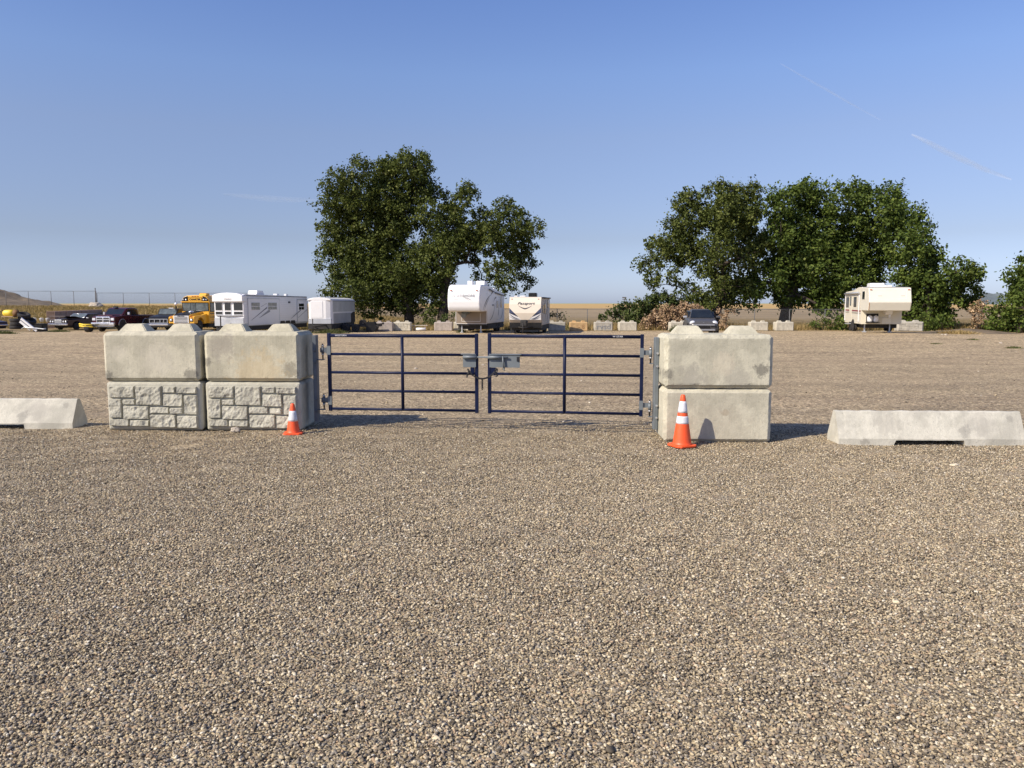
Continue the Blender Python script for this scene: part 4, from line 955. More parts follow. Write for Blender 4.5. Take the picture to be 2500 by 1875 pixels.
# ---- enclosed cargo trailer
def cargo_trailer():
    x, y, z = G(781, 59.6); t = thing('cargo_trailer', (x, y, z), R(-4), 'small white enclosed cargo trailer with rounded nose and grey side', 'cargo trailer')
    W = 0.95
    plan = [(-W, 6.6), (-W, 0.30), (-W + 0.10, 0.08), (-W * 0.55, -0.04), (W * 0.55, -0.04), (W - 0.10, 0.08), (W, 0.30), (W, 6.6)]
    MB().prism(plan, 0.70, 2.52, 'z', bev=0.02).build('body', M['white'], t)
    MB().prism([(-W - 0.01, 2.50), (W + 0.01, 2.50), (W * 0.9, 2.62), (W * 0.5, 2.71), (0, 2.74), (-W * 0.5, 2.71), (-W * 0.9, 2.62)], -0.05, 6.62, 'y', bev=0.03).build('roof', M['white'], t)
    MB().box(-W * 0.72, W * 0.30, -0.065, -0.03, 1.15, 2.45, bev=0.01).build('nose_panel', M['white'], t)
    MB().box(-W * 0.92, W * 0.97, -0.05, 0.1, 0.70, 1.10, bev=0.02).build('rock_guard', M['alu'], t)
    MB().box(W, W + 0.012, 0.35, 6.58, 1.62, 2.44).build('upper_side_panel', M['alu'], t)
    MB().box(W, W + 0.02, 0.5, 5.3, 0.72, 1.50, bev=0.01).build('lower_side_panel', M['silver'], t)
    MB().prism([(5.32, 0.70), (6.58, 0.70), (6.58, 1.58), (6.1, 1.58), (5.32, 1.42)], W, W + 0.024, 'x').build('dark_rear_panel', M['blackmat'], t)
    MB().ribbon([(0.35, 2.46), (6.6, 2.46)], 0.07, SR(W + 0.012)).build('gutter', M['decal_grey'], t)
    MB().box(-W + 0.03, W - 0.03, 0, 6.5, 0.30, 0.70).build('chassis', M['blackmat'], t)  # frame drawn as a deep black box in place of the shadow below
    for yy in (3.0, 3.85): wheel(t, W - 0.05, yy, 0.34, 0.2, None, 1); wheel(t, -W + 0.05, yy, 0.34, 0.2, None, -1)
    MB().tube([(-0.6, 0.2, 0.58), (0, -1.2, 0.55)], 0.05).tube([(0.6, 0.2, 0.58), (0, -1.2, 0.55)], 0.05).cyl((-0.25, -0.9, 0.0), (-0.25, -0.9, 1.1), 0.04).build('tow_hitch', M['blackmat'], t)
    for yy in (1.2, 5.5): MB().box(W - 0.2, W - 0.12, yy, yy + 0.08, 0, 0.55).build('jack', M['blackmat'], t)
cargo_trailer()

# ---- dark flatbed trailer behind the cargo trailer
def flatbed():
    x, y, z = G(905, 62.5); t = thing('flatbed_trailer', (x, y, z), R(-80), 'low black flatbed trailer with a spare wheel and toolbox behind the cargo trailer', 'flatbed trailer')
    t.rotation_euler = (0, 0, 0)
    MB().box(-2.4, 0.7, -0.5, 1.4, 0.42, 0.58).build('deck', M['blackmat'], t)
    MB().prism([(-0.25, 0.0), (0.42, 0.0), (0.62, 0.35), (0.36, 0.80), (-0.3, 0.80)], -0.55, 0.4, 'y', bev=0.02).build('toolbox', M['black'], t)
    for sx in (-1.7, -0.9): wheel(t, 0, 0, 0.33, 0.2)
    for o_ in [c for c in t.children if c.name.startswith('wheel')]:
        pass
    ws = [c for c in t.children if c.name.startswith('wheel')]
    for o_, xx in zip(ws, (-1.9, -1.1)): o_.rotation_euler = (0, 0, R(-90)); o_.location = (xx, -0.62, 0)
    s_ = wheel(t, 0, 0, 0.30, 0.2); s_.rotation_euler = (0, 0, R(-75)); s_.location = (-0.55, -0.35, 0.42)
    MB().tube([(0.4, 0.0, 0.62), (1.05, -0.1, 0.66)], 0.045).cyl((1.03, -0.2, 0.68), (1.03, 0.02, 0.68), 0.085).build('tow_coupler', M['blackmat'], t)
flatbed()

# ---- school bus
def bus():
    x, y, z = G(444, 62.3); t = thing('school_bus', (x, y, z), R(-1.5), 'yellow school bus with black hood top and white grille facing the lot', 'school bus')
    W = 1.17; cx = 0.10; Yc = 2.5
    # body shell with domed roof section
    sec = [(-W, 0.62), (W, 0.62), (W, 2.45), (W - 0.07, 2.68), (W - 0.22, 2.84), (W - 0.5, 2.94), (0, 2.98), (-W + 0.5, 2.94), (-W + 0.22, 2.84), (-W + 0.07, 2.68), (-W, 2.45)]
    MB().prism([(a + cx, b) for a, b in sec], Yc, Yc + 9.0, 'y', bev=0.05).build('body', M['busyellow'], t)
    # front cap details: black light panels, sign, lights
    for s in (-1, 1):
        px_ = [(cx + s * (W - 0.06), 2.47), (cx + s * (W - 0.12), 2.66), (cx + s * (W - 0.27), 2.81), (cx + s * (W - 0.52), 2.90), (cx + s * (W - 0.52), 2.47)]
        pn = MB().prism(px_ if s > 0 else px_[::-1], Yc - 0.06, Yc + 0.02, 'y').build('light_panel', M['black'], t)
        for a in (0.20, 0.42): MB().lathe([(0.075, -0.09), (0.06, -0.12), (0.01, -0.13)], (cx + s * (W - a), Yc, 2.60), 'y', 16).build('warning_lamp', M['lamp'] if a > 0.3 else M['silver'], pn)
    sg = MB().box(cx - 0.58, cx + 0.58, Yc - 0.055, Yc, 2.47, 2.79, bev=0.01).build('destination_sign', M['black'], t)
    MB().box(cx - 0.55, cx + 0.55, Yc - 0.065, Yc - 0.056, 2.50, 2.76).build('sign_face', M['busyellow'], sg)
    text_part('CHARTER', 0.19, M['black'], sg, (cx, Yc - 0.069, 2.62), FRONT, 'sign_lettering', weight=0.012, sx=1.15)
    for a in (-0.22, 0, 0.22): MB().box(cx + a - 0.06, cx + a + 0.06, Yc - 0.03, Yc + 0.1, 2.86, 2.91).build('marker_light', M['red_lens'], t)
    MB().prism([(Yc + 0.4, 2.95), (Yc + 0.55, 3.14), (Yc + 1.1, 3.14), (Yc + 1.2, 2.95)], cx + 0.15, cx + 0.75, 'x', bev=0.03).build('roof_hatch', M['busyellow'], t)
    MB().box(cx - W - 0.03, cx + W + 0.03, Yc - 0.12, Yc + 0.03, 2.38, 2.46, bev=0.015).build('visor', M['busyellow'], t)
    # windshield
    ws = MB().box(cx - W + 0.05, cx + W - 0.05, Yc - 0.035, Yc, 1.62, 2.36, bev=0.02).build('windshield', M['black'], t)
    for a, b_ in ((-W + 0.11, -0.42), (-0.38, 0.02), (0.06, W - 0.11)): MB().box(cx + a, cx + b_, Yc - 0.045, Yc - 0.036, 1.68, 2.32).build('pane', M['glassgrey'], ws)
    MB().tube([(cx - 0.1, Yc - 0.08, 1.62), (cx - 0.45, Yc - 0.08, 1.70)], 0.012).tube([(cx + 0.75, Yc - 0.08, 1.62), (cx + 0.25, Yc - 0.08, 1.72)], 0.012).build('wiper', M['alu'], t)
    MB().box(cx - W + 0.02, cx + W - 0.02, Yc - 0.06, Yc + 0.02, 1.30, 1.62, bev=0.02).build('cowl', M['busyellow'], t)
    # hood: black top, yellow sides, flared fenders
    hood = [(0.0, 0.62), (0.0, 1.28), (0.25, 1.40), (Yc, 1.62), (Yc, 0.7)]
    MB().prism(hood, -0.70, 0.70, 'x', bev=0.04).build('hood', M['busyellow'], t)
    MB().prism([(0.02, 1.295), (0.27, 1.415), (Yc - 0.07, 1.64), (Yc - 0.07, 1.60), (0.27, 1.37)], -0.64, 0.64, 'x', bev=0.01).build('hood_top', M['black'], t)
    MB().lathe([(0.30, 1.55), (0.22, 1.66), (0.01, 1.70)], (0.1, 1.7, 0), 'z', 20).build('hood_dome', M['chrome'], t)
    for s in (-1, 1):
        fen = [(0.0, 0.68), (0.0, 1.18), (0.25, 1.27), (1.6, 1.33), (Yc, 1.45), (Yc, 0.62), (1.95, 0.62), (1.80, 0.95), (1.45, 1.12), (1.0, 1.12), (0.72, 0.90), (0.66, 0.68)]
        a, b_ = (0.62, 1.04) if s > 0 else (-1.04, -0.62)
        MB().prism(fen, a, b_, 'x', bev=0.03).build('fender', M['busyellow'], t)
        MB().prism([(0.72, 0.5), (0.72, 0.9), (1.0, 1.10), (1.45, 1.10), (1.8, 0.95), (1.95, 0.5)], s * 0.60, s * 0.66, 'x').build('wheel_well', M['blackmat'], t)
        hl = MB().box(s * 0.83 - 0.14, s * 0.83 + 0.14, -0.02, 0.02, 0.82, 1.08, bev=0.01).build('headlamp_housing', M['black'], t)
        MB().lathe([(0.10, -0.02), (0.085, -0.045), (0.01, -0.055)], (s * 0.83, 0, 0.95), 'y', 20).build('headlight', M['lamp'], hl)
        MB().box(s * 0.83 - 0.07, s * 0.83 + 0.07, -0.02, 0.02, 1.17, 1.26).build('turn_signal', M['amber'], t)
        wheel(t, s * 0.86, 1.32, 0.46, 0.26, M['rim'], s); wheel(t, cx + s * 0.9, 8.6, 0.46, 0.4, M['rim'], s)
    gr_ = MB().box(-0.62, 0.62, -0.05, 0.0, 0.70, 1.30, bev=0.01).build('grille', M['white'], t)
    for k in range(5): MB().box(-0.54, 0.54, -0.055, -0.05, 0.745 + k * 0.105, 0.80 + k * 0.105).build('grille_slot', M['black'], gr_)
    text_part('INTERNATIONAL', 0.075, M['black'], gr_, (0, -0.0555, 1.262), FRONT, 'grille_lettering', weight=0.002)
    MB().box(-1.05, 1.05, -0.22, -0.02, 0.44, 0.64, bev=0.03).build('bumper', M['blackmat'], t)
    MB().box(-0.6, 0.6, 0.3, Yc, 0.3, 0.7).box(-1.05, 1.2, Yc, Yc + 8.9, 0.3, 0.64).build('chassis', M['blackmat'], t)
    # side windows and rub rails
    b = MB()
    for zr in (0.70, 1.12, 1.42): b.box(cx + W - 0.005, cx + W + 0.02, Yc + 0.1, Yc + 9, zr, zr + 0.05)
    b.build('rub_rail', M['black'], t)
    MB().box(cx + W - 0.005, cx + W + 0.012, Yc + 0.12, Yc + 8.9, 1.58, 2.36).build('window_band', M['black'], t)
    for k in range(10):
        MB().box(cx + W + 0.01, cx + W + 0.02, Yc + 0.2 + k * 0.87, Yc + 0.95 + k * 0.87, 1.64, 2.30).build('side_window', M['glassgrey'], t)
    for s, z_ in ((-1, 2.25),):
        m_ = MB().tube([(cx - W, Yc - 0.02, 2.42), (cx - W - 0.35, Yc - 0.25, 2.40), (cx - W - 0.35, Yc - 0.25, 1.6), (cx - W + 0.05, Yc - 0.1, 1.4)], 0.016, 6).build('mirror_arm', M['blackmat'], t)
        MB().lathe([(0.13, 0.03), (0.12, -0.03), (0.05, -0.09), (0.01, -0.1)], (cx - W - 0.35, Yc - 0.3, 2.25), 'y', 18).build('mirror', M['lamp'], m_)
        MB().box(cx - W - 0.42, cx - W - 0.28, Yc - 0.3, Yc - 0.25, 1.7, 2.05, bev=0.01).build('flat_mirror', M['black'], m_)
bus()

# ---- maroon pickup
def pickup():
    x, y, z = G(252, 62.0); t = thing('pickup_truck', (x, y, z), R(-7), 'maroon pickup truck with large silver grille and chrome bumper', 'pickup truck')
    W = 0.98
    side = [(0.10, 0.55), (0.10, 1.15), (0.22, 1.26), (1.45, 1.34), (5.6, 1.30), (5.6, 0.62), (4.85, 0.62), (4.75, 0.85), (4.45, 0.98), (4.15, 0.98), (3.85, 0.85), (3.75, 0.62), (3.75, 0.5), (1.6, 0.5), (1.5, 0.82), (1.22, 0.97), (0.95, 0.97), (0.66, 0.82), (0.56, 0.55)]
    MB().prism(side, -W, W, 'x', bev=0.04).build('body', M['maroon'], t)
    cab = [(1.30, 1.30), (1.95, 1.86), (2.20, 1.93), (3.05, 1.93), (3.45, 1.80), (3.62, 1.30)]
    MB().prism(cab, -W + 0.14, W - 0.14, 'x', bev=0.08, seg=3).build('cab', M['maroon'], t)
    d = Vector((0.65, 0.56)).normalized()
    MB().prism([(1.41, 1.375), (1.93, 1.825), (1.945, 1.81), (1.42, 1.36)], -W + 0.24, W - 0.24, 'x').build('windshield', M['glass'], t)
    bpy.context.view_layer.update()
    for o_ in [c for c in t.children if c.name.startswith('windshield')]: o_.location = (0, -0.012, 0.014)
    MB().prism([(1.75, 1.36), (2.1, 1.78), (2.52, 1.80), (2.52, 1.36)], W - 0.145, W - 0.125, 'x').prism([(2.6, 1.36), (2.6, 1.80), (3.0, 1.80), (3.35, 1.66), (3.48, 1.36)], W - 0.145, W - 0.125, 'x').build('side_window', M['glass'], t)
    MB().box(-0.68, 0.68, 0.30, 1.30, 1.24, 1.36, bev=0.05, seg=3).build('hood', M['maroon'], t)
    MB().box(W - 0.012, W + 0.01, 2.52, 2.54, 0.6, 1.32).box(W - 0.012, W + 0.01, 3.5, 3.52, 0.6, 1.32).build('door_seam', M['black'], t)
    g_ = MB().box(-0.62, 0.62, 0.02, 0.12, 0.78, 1.24, bev=0.06, seg=3).build('grille', M['chrome'], t)
    for (a, b_) in ((-0.52, -0.06), (0.06, 0.52)):
        for (c, d_) in ((0.83, 0.97), (1.04, 1.17)): MB().box(a, b_, 0.005, 0.019, c, d_).build('grille_opening', M['black'], g_)
        for (c, d_) in ((0.893, 0.903), (1.10, 1.11)): MB().box(a, b_, -0.004, 0.004, c, d_).build('grille_bar', M['silver'], g_)
    for s in (-1, 1):
        MB().box(min(s * 0.66, s * 0.94), max(s * 0.66, s * 0.94), 0.03, 0.14, 0.92, 1.12, bev=0.02).build('headlight', M['lamp'], t)
        MB().box(s * (W + 0.10) - 0.10, s * (W + 0.10) + 0.10, 1.75, 1.87, 1.35, 1.58, bev=0.03).build('mirror', M['chrome'], t)
        for yy, r_ in ((1.08, 0.39), (4.30, 0.39)):
            wheel(t, s * (W - 0.14), yy, r_, 0.27, M['rim'], s)
            MB().tube([(s * (W + 0.006), yy + 0.50 * math.cos(a_), 0.52 + 0.50 * math.sin(a_)) for a_ in [math.pi * k / 12 for k in range(13)]], 0.022, 6).build('wheel_arch_trim', M['chrome'], t)
            MB().lathe([(0.46, -0.004), (0.46, 0.004)], (s * (W - 0.001), yy, 0.53), 'x', 22).build('wheel_well', M['blackmat'], t)
    bp = MB().box(-1.0, 1.0, -0.08, 0.12, 0.50, 0.76, bev=0.05, seg=3).build('bumper', M['chrome'], t)
    MB().box(-0.60, 0.60, -0.09, -0.081, 0.62, 0.67).build('bumper_slot', M['black'], bp)
    MB().box(-0.92, 0.92, 0.0, 0.15, 0.40, 0.50, bev=0.02).build('valance', M['silver'], t)
    MB().box(-W + 0.15, W - 0.15, 0.4, 5.4, 0.38, 0.55).build('chassis', M['blackmat'], t)
    MB().box(-W + 0.1, W - 0.1, 3.65, 5.5, 1.25, 1.32).build('bed_cover', M['blackmat'], t)
    MB().box(-0.35, -0.05, 1.9, 2.2, 1.93, 2.05).build('roof_light', M['blackmat'], t)
pickup()

# ---- dark sedan with raised hood
def old_sedan():
    x, y, z = G(143.5, 67.2); t = thing('sedan', (x, y, z), R(-14), 'old dark sedan with its hood propped open and chrome grille', 'car')
    W = 0.97
    side = [(0.05, 0.40), (0.0, 0.55), (0.05, 0.90), (1.8, 0.98), (5.5, 0.96), (5.6, 0.5), (4.9, 0.40), (4.8, 0.62), (4.5, 0.74), (4.2, 0.74), (3.9, 0.62), (3.8, 0.36), (1.55, 0.36), (1.45, 0.60), (1.2, 0.73), (0.9, 0.73), (0.62, 0.60), (0.52, 0.38)]
    MB().prism(side, -W, W, 'x', bev=0.04).build('body', M['oxblood'], t)
    MB().prism([(1.9, 0.95), (2.55, 1.40), (4.0, 1.40), (4.45, 0.95)], -W + 0.12, W - 0.12, 'x', bev=0.07, seg=3).build('cabin', M['oxblood'], t)
    o = MB().prism([(1.98, 1.02), (2.50, 1.375), (2.52, 1.35), (2.0, 1.0)], -W + 0.2, W - 0.2, 'x').build('windshield', M['glassgrey'], t); o.location = (0, -0.02, 0.02)
    MB().tube([(-W + 0.17, 1.93, 1.0), (-W + 0.2, 2.50, 1.40), (W - 0.2, 2.50, 1.40), (W - 0.17, 1.93, 1.0)], 0.02, 6).build('windshield_trim', M['chrome'], t)
    MB().prism([(2.2, 1.0), (2.62, 1.34), (3.15, 1.34), (3.15, 1.0)], W - 0.13, W - 0.105, 'x').prism([(3.25, 1.0), (3.25, 1.34), (3.9, 1.34), (4.2, 1.0)], W - 0.13, W - 0.105, 'x').build('side_window', M['glass'], t)
    MB().prism([(-0.12, 1.20), (-0.10, 1.235), (1.0, 1.20), (1.85, 1.02), (1.85, 0.985), (1.0, 1.15)], -W + 0.1, W - 0.1, 'x', bev=0.01).build('hood', M['oxblood'], t)
    MB().tube([(-0.02, 0.2, 0.9), (-0.02, 0.12, 1.2)], 0.02).build('hood_prop', M['alu'], t)
    g_ = MB().box(-0.38, 0.38, -0.05, 0.04, 0.60, 0.93, bev=0.01).build('grille', M['chrome'], t)
    MB().box(-0.34, 0.34, -0.058, -0.05, 0.63, 0.87).build('grille_mesh', M['decal_grey'], g_)
    for s in (-1, 1):
        MB().box(s * 0.68 - 0.25, s * 0.68 + 0.25, -0.02, 0.06, 0.62, 0.88, bev=0.01).build('headlight_bezel', M['blackmat'], t)
        for a in (0.55, 0.80): MB().lathe([(0.08, -0.03), (0.06, -0.05), (0.01, -0.055)], (s * a, 0, 0.74), 'y', 16).build('headlight', M['lamp'], t)
        for yy in (1.05, 4.35): wheel(t, s * (W - 0.12), yy, 0.33, 0.2, M['rim'], s)
    MB().box(-1.0, 1.0, -0.16, 0.0, 0.42, 0.58, bev=0.03).box(-0.33, 0.33, -0.175, -0.15, 0.43, 0.57).build('bumper', M['chrome'], t)
    MB().box(-W + 0.15, W - 0.15, 0.4, 5.3, 0.22, 0.42).build('chassis', M['blackmat'], t)
    MB().box(W, W + 0.14, 2.1, 2.25, 0.98, 1.10, bev=0.02).build('mirror', M['chrome'], t)
old_sedan()

# ---- black truck without its nose
def stripped_truck():
    x, y, z = G(386, 63.6); t = thing('pickup_truck', (x, y, z), R(2), 'black pickup with its grille removed, radiator frame and chrome bumper exposed', 'pickup truck')
    W = 0.95
    side = [(0.35, 0.55), (0.30, 1.02), (0.9, 1.18), (1.9, 1.30), (4.9, 1.28), (4.9, 0.5), (1.7, 0.5), (1.6, 0.8), (1.3, 0.93), (1.0, 0.93), (0.72, 0.8), (0.62, 0.55)]
    MB().prism(side, -W, W, 'x', bev=0.04).build('body', M['black'], t)
    MB().prism([(0.15, 1.05), (0.5, 1.22), (1.9, 1.36), (1.95, 1.30), (0.6, 1.05)], -W + 0.1, W - 0.1, 'x', bev=0.02).build('hood', M['black'], t)
    MB().prism([(1.85, 1.28), (2.4, 1.86), (3.3, 1.86), (3.6, 1.28)], -W + 0.14, W - 0.14, 'x', bev=0.07, seg=3).build('cab', M['black'], t)
    o = MB().prism([(1.96, 1.38), (2.38, 1.82), (2.40, 1.80), (1.98, 1.36)], -W + 0.24, W - 0.24, 'x').build('windshield', M['glassgrey'], t); o.location = (0, -0.02, 0.015)
    b = MB()
    for zz in (0.66, 0.98): b.box(-0.75, 0.75, 0.15, 0.2, zz, zz + 0.05)
    for xx in (-0.75, -0.35, 0.1, 0.4, 0.7): b.box(xx, xx + 0.04, 0.15, 0.2, 0.66, 1.03)
    b.build('radiator_frame', M['alu'], t)
    MB().box(-0.7, 0.7, 0.22, 0.3, 0.6, 1.0).build('radiator', M['blackmat'], t)
    MB().box(-0.98, 0.98, -0.12, 0.02, 0.48, 0.64, bev=0.03).build('bumper', M['chrome'], t)
    MB().box(-0.8, 0.8, -0.05, 0.3, 0.34, 0.48).build('lower_valance', M['blackmat'], t)
    for s in (-1, 1):
        for yy in (1.15, 4.0): wheel(t, s * (W - 0.14), yy, 0.38, 0.25, M['rim'], s)
    MB().box(-W + 0.15, W - 0.15, 0.4, 4.8, 0.36, 0.5).build('chassis', M['blackmat'], t)
    MB().box(-0.15, 0.25, 2.7, 2.8, 1.86, 1.93).build('roof_light', M['white'], t)
stripped_truck()

# ---- grey SUV
def suv():
    x, y, z = G(1718, 48.3); t = thing('suv', (x, y, z), R(-8), 'dark grey rounded suv parked between the brush heap and the cream blocks', 'car')
    W = 0.96
    # cross sections lofted front to rear: (y, halfwidth, zbottom, ztop, corner)
    def loft(secs, m, name, n=7):
        mb = MB(); rings = []
        for (yy, hw, z0, z1, r_, tp) in secs:
            pts = []
            cx_ = [(1, -1), (1, 1), (-1, 1), (-1, -1)]
            for (sx, sz) in cx_:
                hwz = hw * (tp if sz > 0 else 1.0)
                ccx, ccz = sx * (hwz - r_), (z1 - r_) if sz > 0 else (z0 + r_)
                a0 = {(1, -1): -90, (1, 1): 0, (-1, 1): 90, (-1, -1): 180}[(sx, sz)]
                for k in range(n): 
                    a_ = R(a0 + 90 * k / (n - 1)); pts.append((ccx + r_ * math.cos(a_), yy, ccz + r_ * math.sin(a_)))
            rings.append([mb.bm.verts.new(p_) for p_ in pts])
        for a, b in zip(rings, rings[1:]):
            for k in range(len(a)):
                f = mb.bm.faces.new((a[k], a[(k + 1) % len(a)], b[(k + 1) % len(a)], b[k])); f.smooth = True
        mb.bm.faces.new(rings[0]); mb.bm.faces.new(rings[-1][::-1])
        bmesh.ops.recalc_face_normals(mb.bm, faces=mb.bm.faces)
        return mb.build(name, m, t)
    loft([(0.0, 0.66, 0.42, 0.72, 0.10, 0.96), (0.06, 0.80, 0.34, 0.80, 0.14, 0.95), (0.22, 0.91, 0.30, 0.92, 0.17, 0.93), (0.6, 0.95, 0.30, 1.03, 0.18, 0.92), (1.3, 0.965, 0.30, 1.12, 0.18, 0.93), (3.6, 0.965, 0.30, 1.14, 0.16, 0.94), (4.5, 0.93, 0.32, 1.10, 0.16, 0.92), (4.75, 0.82, 0.45, 1.02, 0.16, 0.9)], M['suv'], 'body')
    loft([(1.25, 0.84, 1.02, 1.12, 0.03, 0.97), (1.7, 0.82, 1.02, 1.42, 0.10, 0.84), (2.15, 0.82, 1.02, 1.64, 0.14, 0.78), (2.7, 0.82, 1.02, 1.70, 0.14, 0.76), (3.7, 0.82, 1.02, 1.66, 0.14, 0.76), (4.3, 0.80, 1.02, 1.46, 0.12, 0.80), (4.6, 0.78, 1.02, 1.12, 0.04, 0.9)], M['suv'], 'cabin')
    ws = MB(); pts = []
    a = [(1.30, 0.74, 1.15), (2.10, 0.585, 1.635)]
    v = [ws.bm.verts.new(p_) for p_ in ((-0.74, 1.245, 1.155), (0.74, 1.245, 1.155), (0.585, 2.03, 1.635), (-0.585, 2.03, 1.635))]
    v2 = [ws.bm.verts.new(Vector(q.co) + Vector((0, 0.02, -0.03))) for q in v]
    ws.bm.faces.new(v); ws.bm.faces.new(v2[::-1])
    for k in range(4): ws.bm.faces.new((v[k], v2[k], v2[(k + 1) % 4], v[(k + 1) % 4]))
    ws.build('windshield', M['glass'], t)
    for s in (-1, 1):
        MB().prism([(1.75, 1.16), (2.25, 1.53), (2.95, 1.58), (2.95, 1.16)], s * 0.70, s * 0.835, 'x', bev=0.01).prism([(3.02, 1.16), (3.02, 1.58), (3.7, 1.54), (4.2, 1.2)], s * 0.70, s * 0.835, 'x', bev=0.01).build('side_window', M['glass'], t)
        b = bmesh.new(); bmesh.ops.create_uvsphere(b, u_segments=20, v_segments=12, radius=1)
        for q in b.verts: q.co = Vector((s * 0.70 + q.co.x * 0.17 + s * 0.05 * q.co.z * 0, 0.22 + q.co.y * 0.12 + abs(q.co.x) * 0.0, 0.86 + q.co.z * 0.12 + (-s) * q.co.x * 0.03))
        for f in b.faces: f.smooth = True
        mb = MB(); mb._merge(b); mb.build('headlight', M['lamp'], t)
        MB().box(s * 1.04 - 0.13, s * 1.04 + 0.13, 1.45, 1.60, 1.12, 1.27, bev=0.05, seg=3).build('mirror', M['suv'] if s > 0 else M['silver'], t)
        for yy in (0.95, 3.85):
            MB().lathe([(0.42, -0.01), (0.42, 0.01)], (s * 0.955, yy, 0.42), 'x', 24).build('wheel_well', M['blackmat'], t)
            wheel(t, s * 0.86, yy, 0.37, 0.26, M['rim'], s)
        MB().box(s * 0.60 - 0.19, s * 0.60 + 0.19, -0.03, 0.2, 0.57, 0.66, bev=0.02).build('air_intake', M['black'], t)
    MB().box(-0.36, 0.36, -0.06, 0.1, 0.53, 0.67, bev=0.02).build('grille', M['black'], t)
    MB().box(-0.66, 0.66, -0.03, 0.08, 0.685, 0.745, bev=0.02, seg=3).box(-0.70, 0.70, -0.045, 0.1, 0.36, 0.44, bev=0.03, seg=3).build('bumper_trim', M['silver'], t)
    MB().lathe([(0.03, -0.0), (0.02, -0.012)], (0, 0.16, 0.86), 'y', 12).build('badge', M['chrome'], t)
suv()

# ================================================================== JUNK AT THE FAR LEFT
def tyre(px, py, Y, r, h, tilt, label):
    p = at(px, py, Y); o = MB().lathe([(r * 0.55, -h / 2), (r * 0.93, -h / 2), (r, -h * 0.3), (r, h * 0.3), (r * 0.93, h / 2), (r * 0.55, h / 2), (r * 0.55, -h / 2)], (0, 0, 0), 'z', 28).build('tyre', M['rubber'])
    o.location = p; o.rotation_euler = tilt; return tag(o, label, 'tyre', 'heaped black tyres')
GT = [(40, 799, 63.0, 0.50, 0.28, (0, 0, 0), 'bottom tyre of the junk heap stack, resting on the ground'), (41, 790.5, 63.0, 0.50, 0.27, (0, 0, 0), 'second tyre up in the junk heap stack'),
      (40, 782, 63.0, 0.50, 0.27, (0, 0.02, 0), 'third tyre up in the junk heap stack'), (58, 769, 63.2, 0.48, 0.26, (R(12), R(18), 0), 'topmost tilted tyre right of the yellow tank'),
      (60, 778, 63.6, 0.48, 0.28, (0, R(6), 0), 'tyre directly beneath the topmost tilted one'), (74, 783, 63.4, 0.44, 0.26, (R(10), R(30), 0), 'slanting tyre behind the white door panels'),
      (76, 795, 63.6, 0.46, 0.30, (0, 0, 0), 'ground tyre behind the white door panels')]
for g_ in GT: tyre(*g_)
p = at(27, 764.5, 63); t = thing('plastic_tank', p, R(4), 'yellow plastic tank lying on top of the tyre heap', 'tank')
MB().lathe([(0.02, -0.60), (0.2, -0.57), (0.27, -0.42), (0.28, -0.1), (0.28, 0.25)], (0, 0, 0), 'x', 24).build('shell', M['yellow'], t)
MB().lathe([(0.28, 0.25), (0.26, 0.52), (0.15, 0.62), (0.02, 0.62)], (0, 0, 0), 'x', 24).build('rusty_end', paint('rusty_metal', (0.16, 0.08, 0.03), 0.8, var=0.4, dirt=0.3), t)
p = at(19, 773, 62.8); o = MB().box(-0.46, 0.46, -0.1, 0.5, -0.03, 0.03, bev=0.01).build('plank', M['wood']); o.location = p; tag(o, 'pale plank under the yellow tank', 'plank')
for k, (px, py, L_, a_, lb) in enumerate([(70, 792, 1.55, 40, 'upper white body panel leaning on the tyre heap'), (61, 794, 1.05, 40, 'lower white body panel leaning on the tyre heap')]):
    p = at(px, py, 62.0); o = MB().prism([(-0.14, -0.05), (-0.06, 0.08), (0.08, 0.1), (0.15, -0.02), (0.1, -0.06), (0.05, 0.04), (-0.05, 0.03)], -L_ / 2, L_ / 2, 'x', bev=0.01).build('body_panel', M['silver'] if k == 9 else M['white'])
    o.location = p; o.rotation_euler = (R(-60), R(a_), 0); tag(o, lb, 'car panel')
p = at(66, 802, 62.0); o = MB().tube([(-0.45, 0, -0.02), (-0.2, 0, 0.12), (0.1, 0, 0.05), (0.6, 0, 0.03), (1.3, 0, -0.04), (1.5, 0, -0.02)], [0.03, 0.05, 0.09, 0.05, 0.03, 0.06], 8).build('exhaust_pipe', M['alu']); o.location = p; tag(o, 'dull metal exhaust pipe lying under the white panels', 'pipe')
p = G(98, 63.5); o = MB().box(-0.42, 0.42, -0.3, 0.4, 0, 0.62, bev=0.03).box(-0.38, 0.38, -0.34, -0.28, 0.1, 0.5, bev=0.02).box(-0.45, 0.45, -0.33, 0.43, 0.60, 0.65, bev=0.02).build('plastic_bin', M['black']); o.location = p; tag(o, 'black plastic bin right of the leaning white panels', 'bin')
for px, py, lb in ((84, 780, 'small white bucket just right of the tyre heap'), (102, 780, 'small white bucket above the black bin'), (117, 780, 'white bucket touching the dark sedan')):
    p = at(px, py + 3, 68); t = thing('bucket', (p.x, 68, p.z - 0.1), 0, lb, 'bucket', 'white buckets')
    MB().lathe([(0.14, 0), (0.18, 0.28), (0.19, 0.30), (0.02, 0.31)], n=18).build('pail', M['white'], t)
    MB().tube([(0.18 * math.cos(a_), 0, 0.27 + 0.1 * math.sin(a_)) for a_ in [math.pi * k / 8 for k in range(9)]], 0.008, 5).build('handle', M['alu'], t)
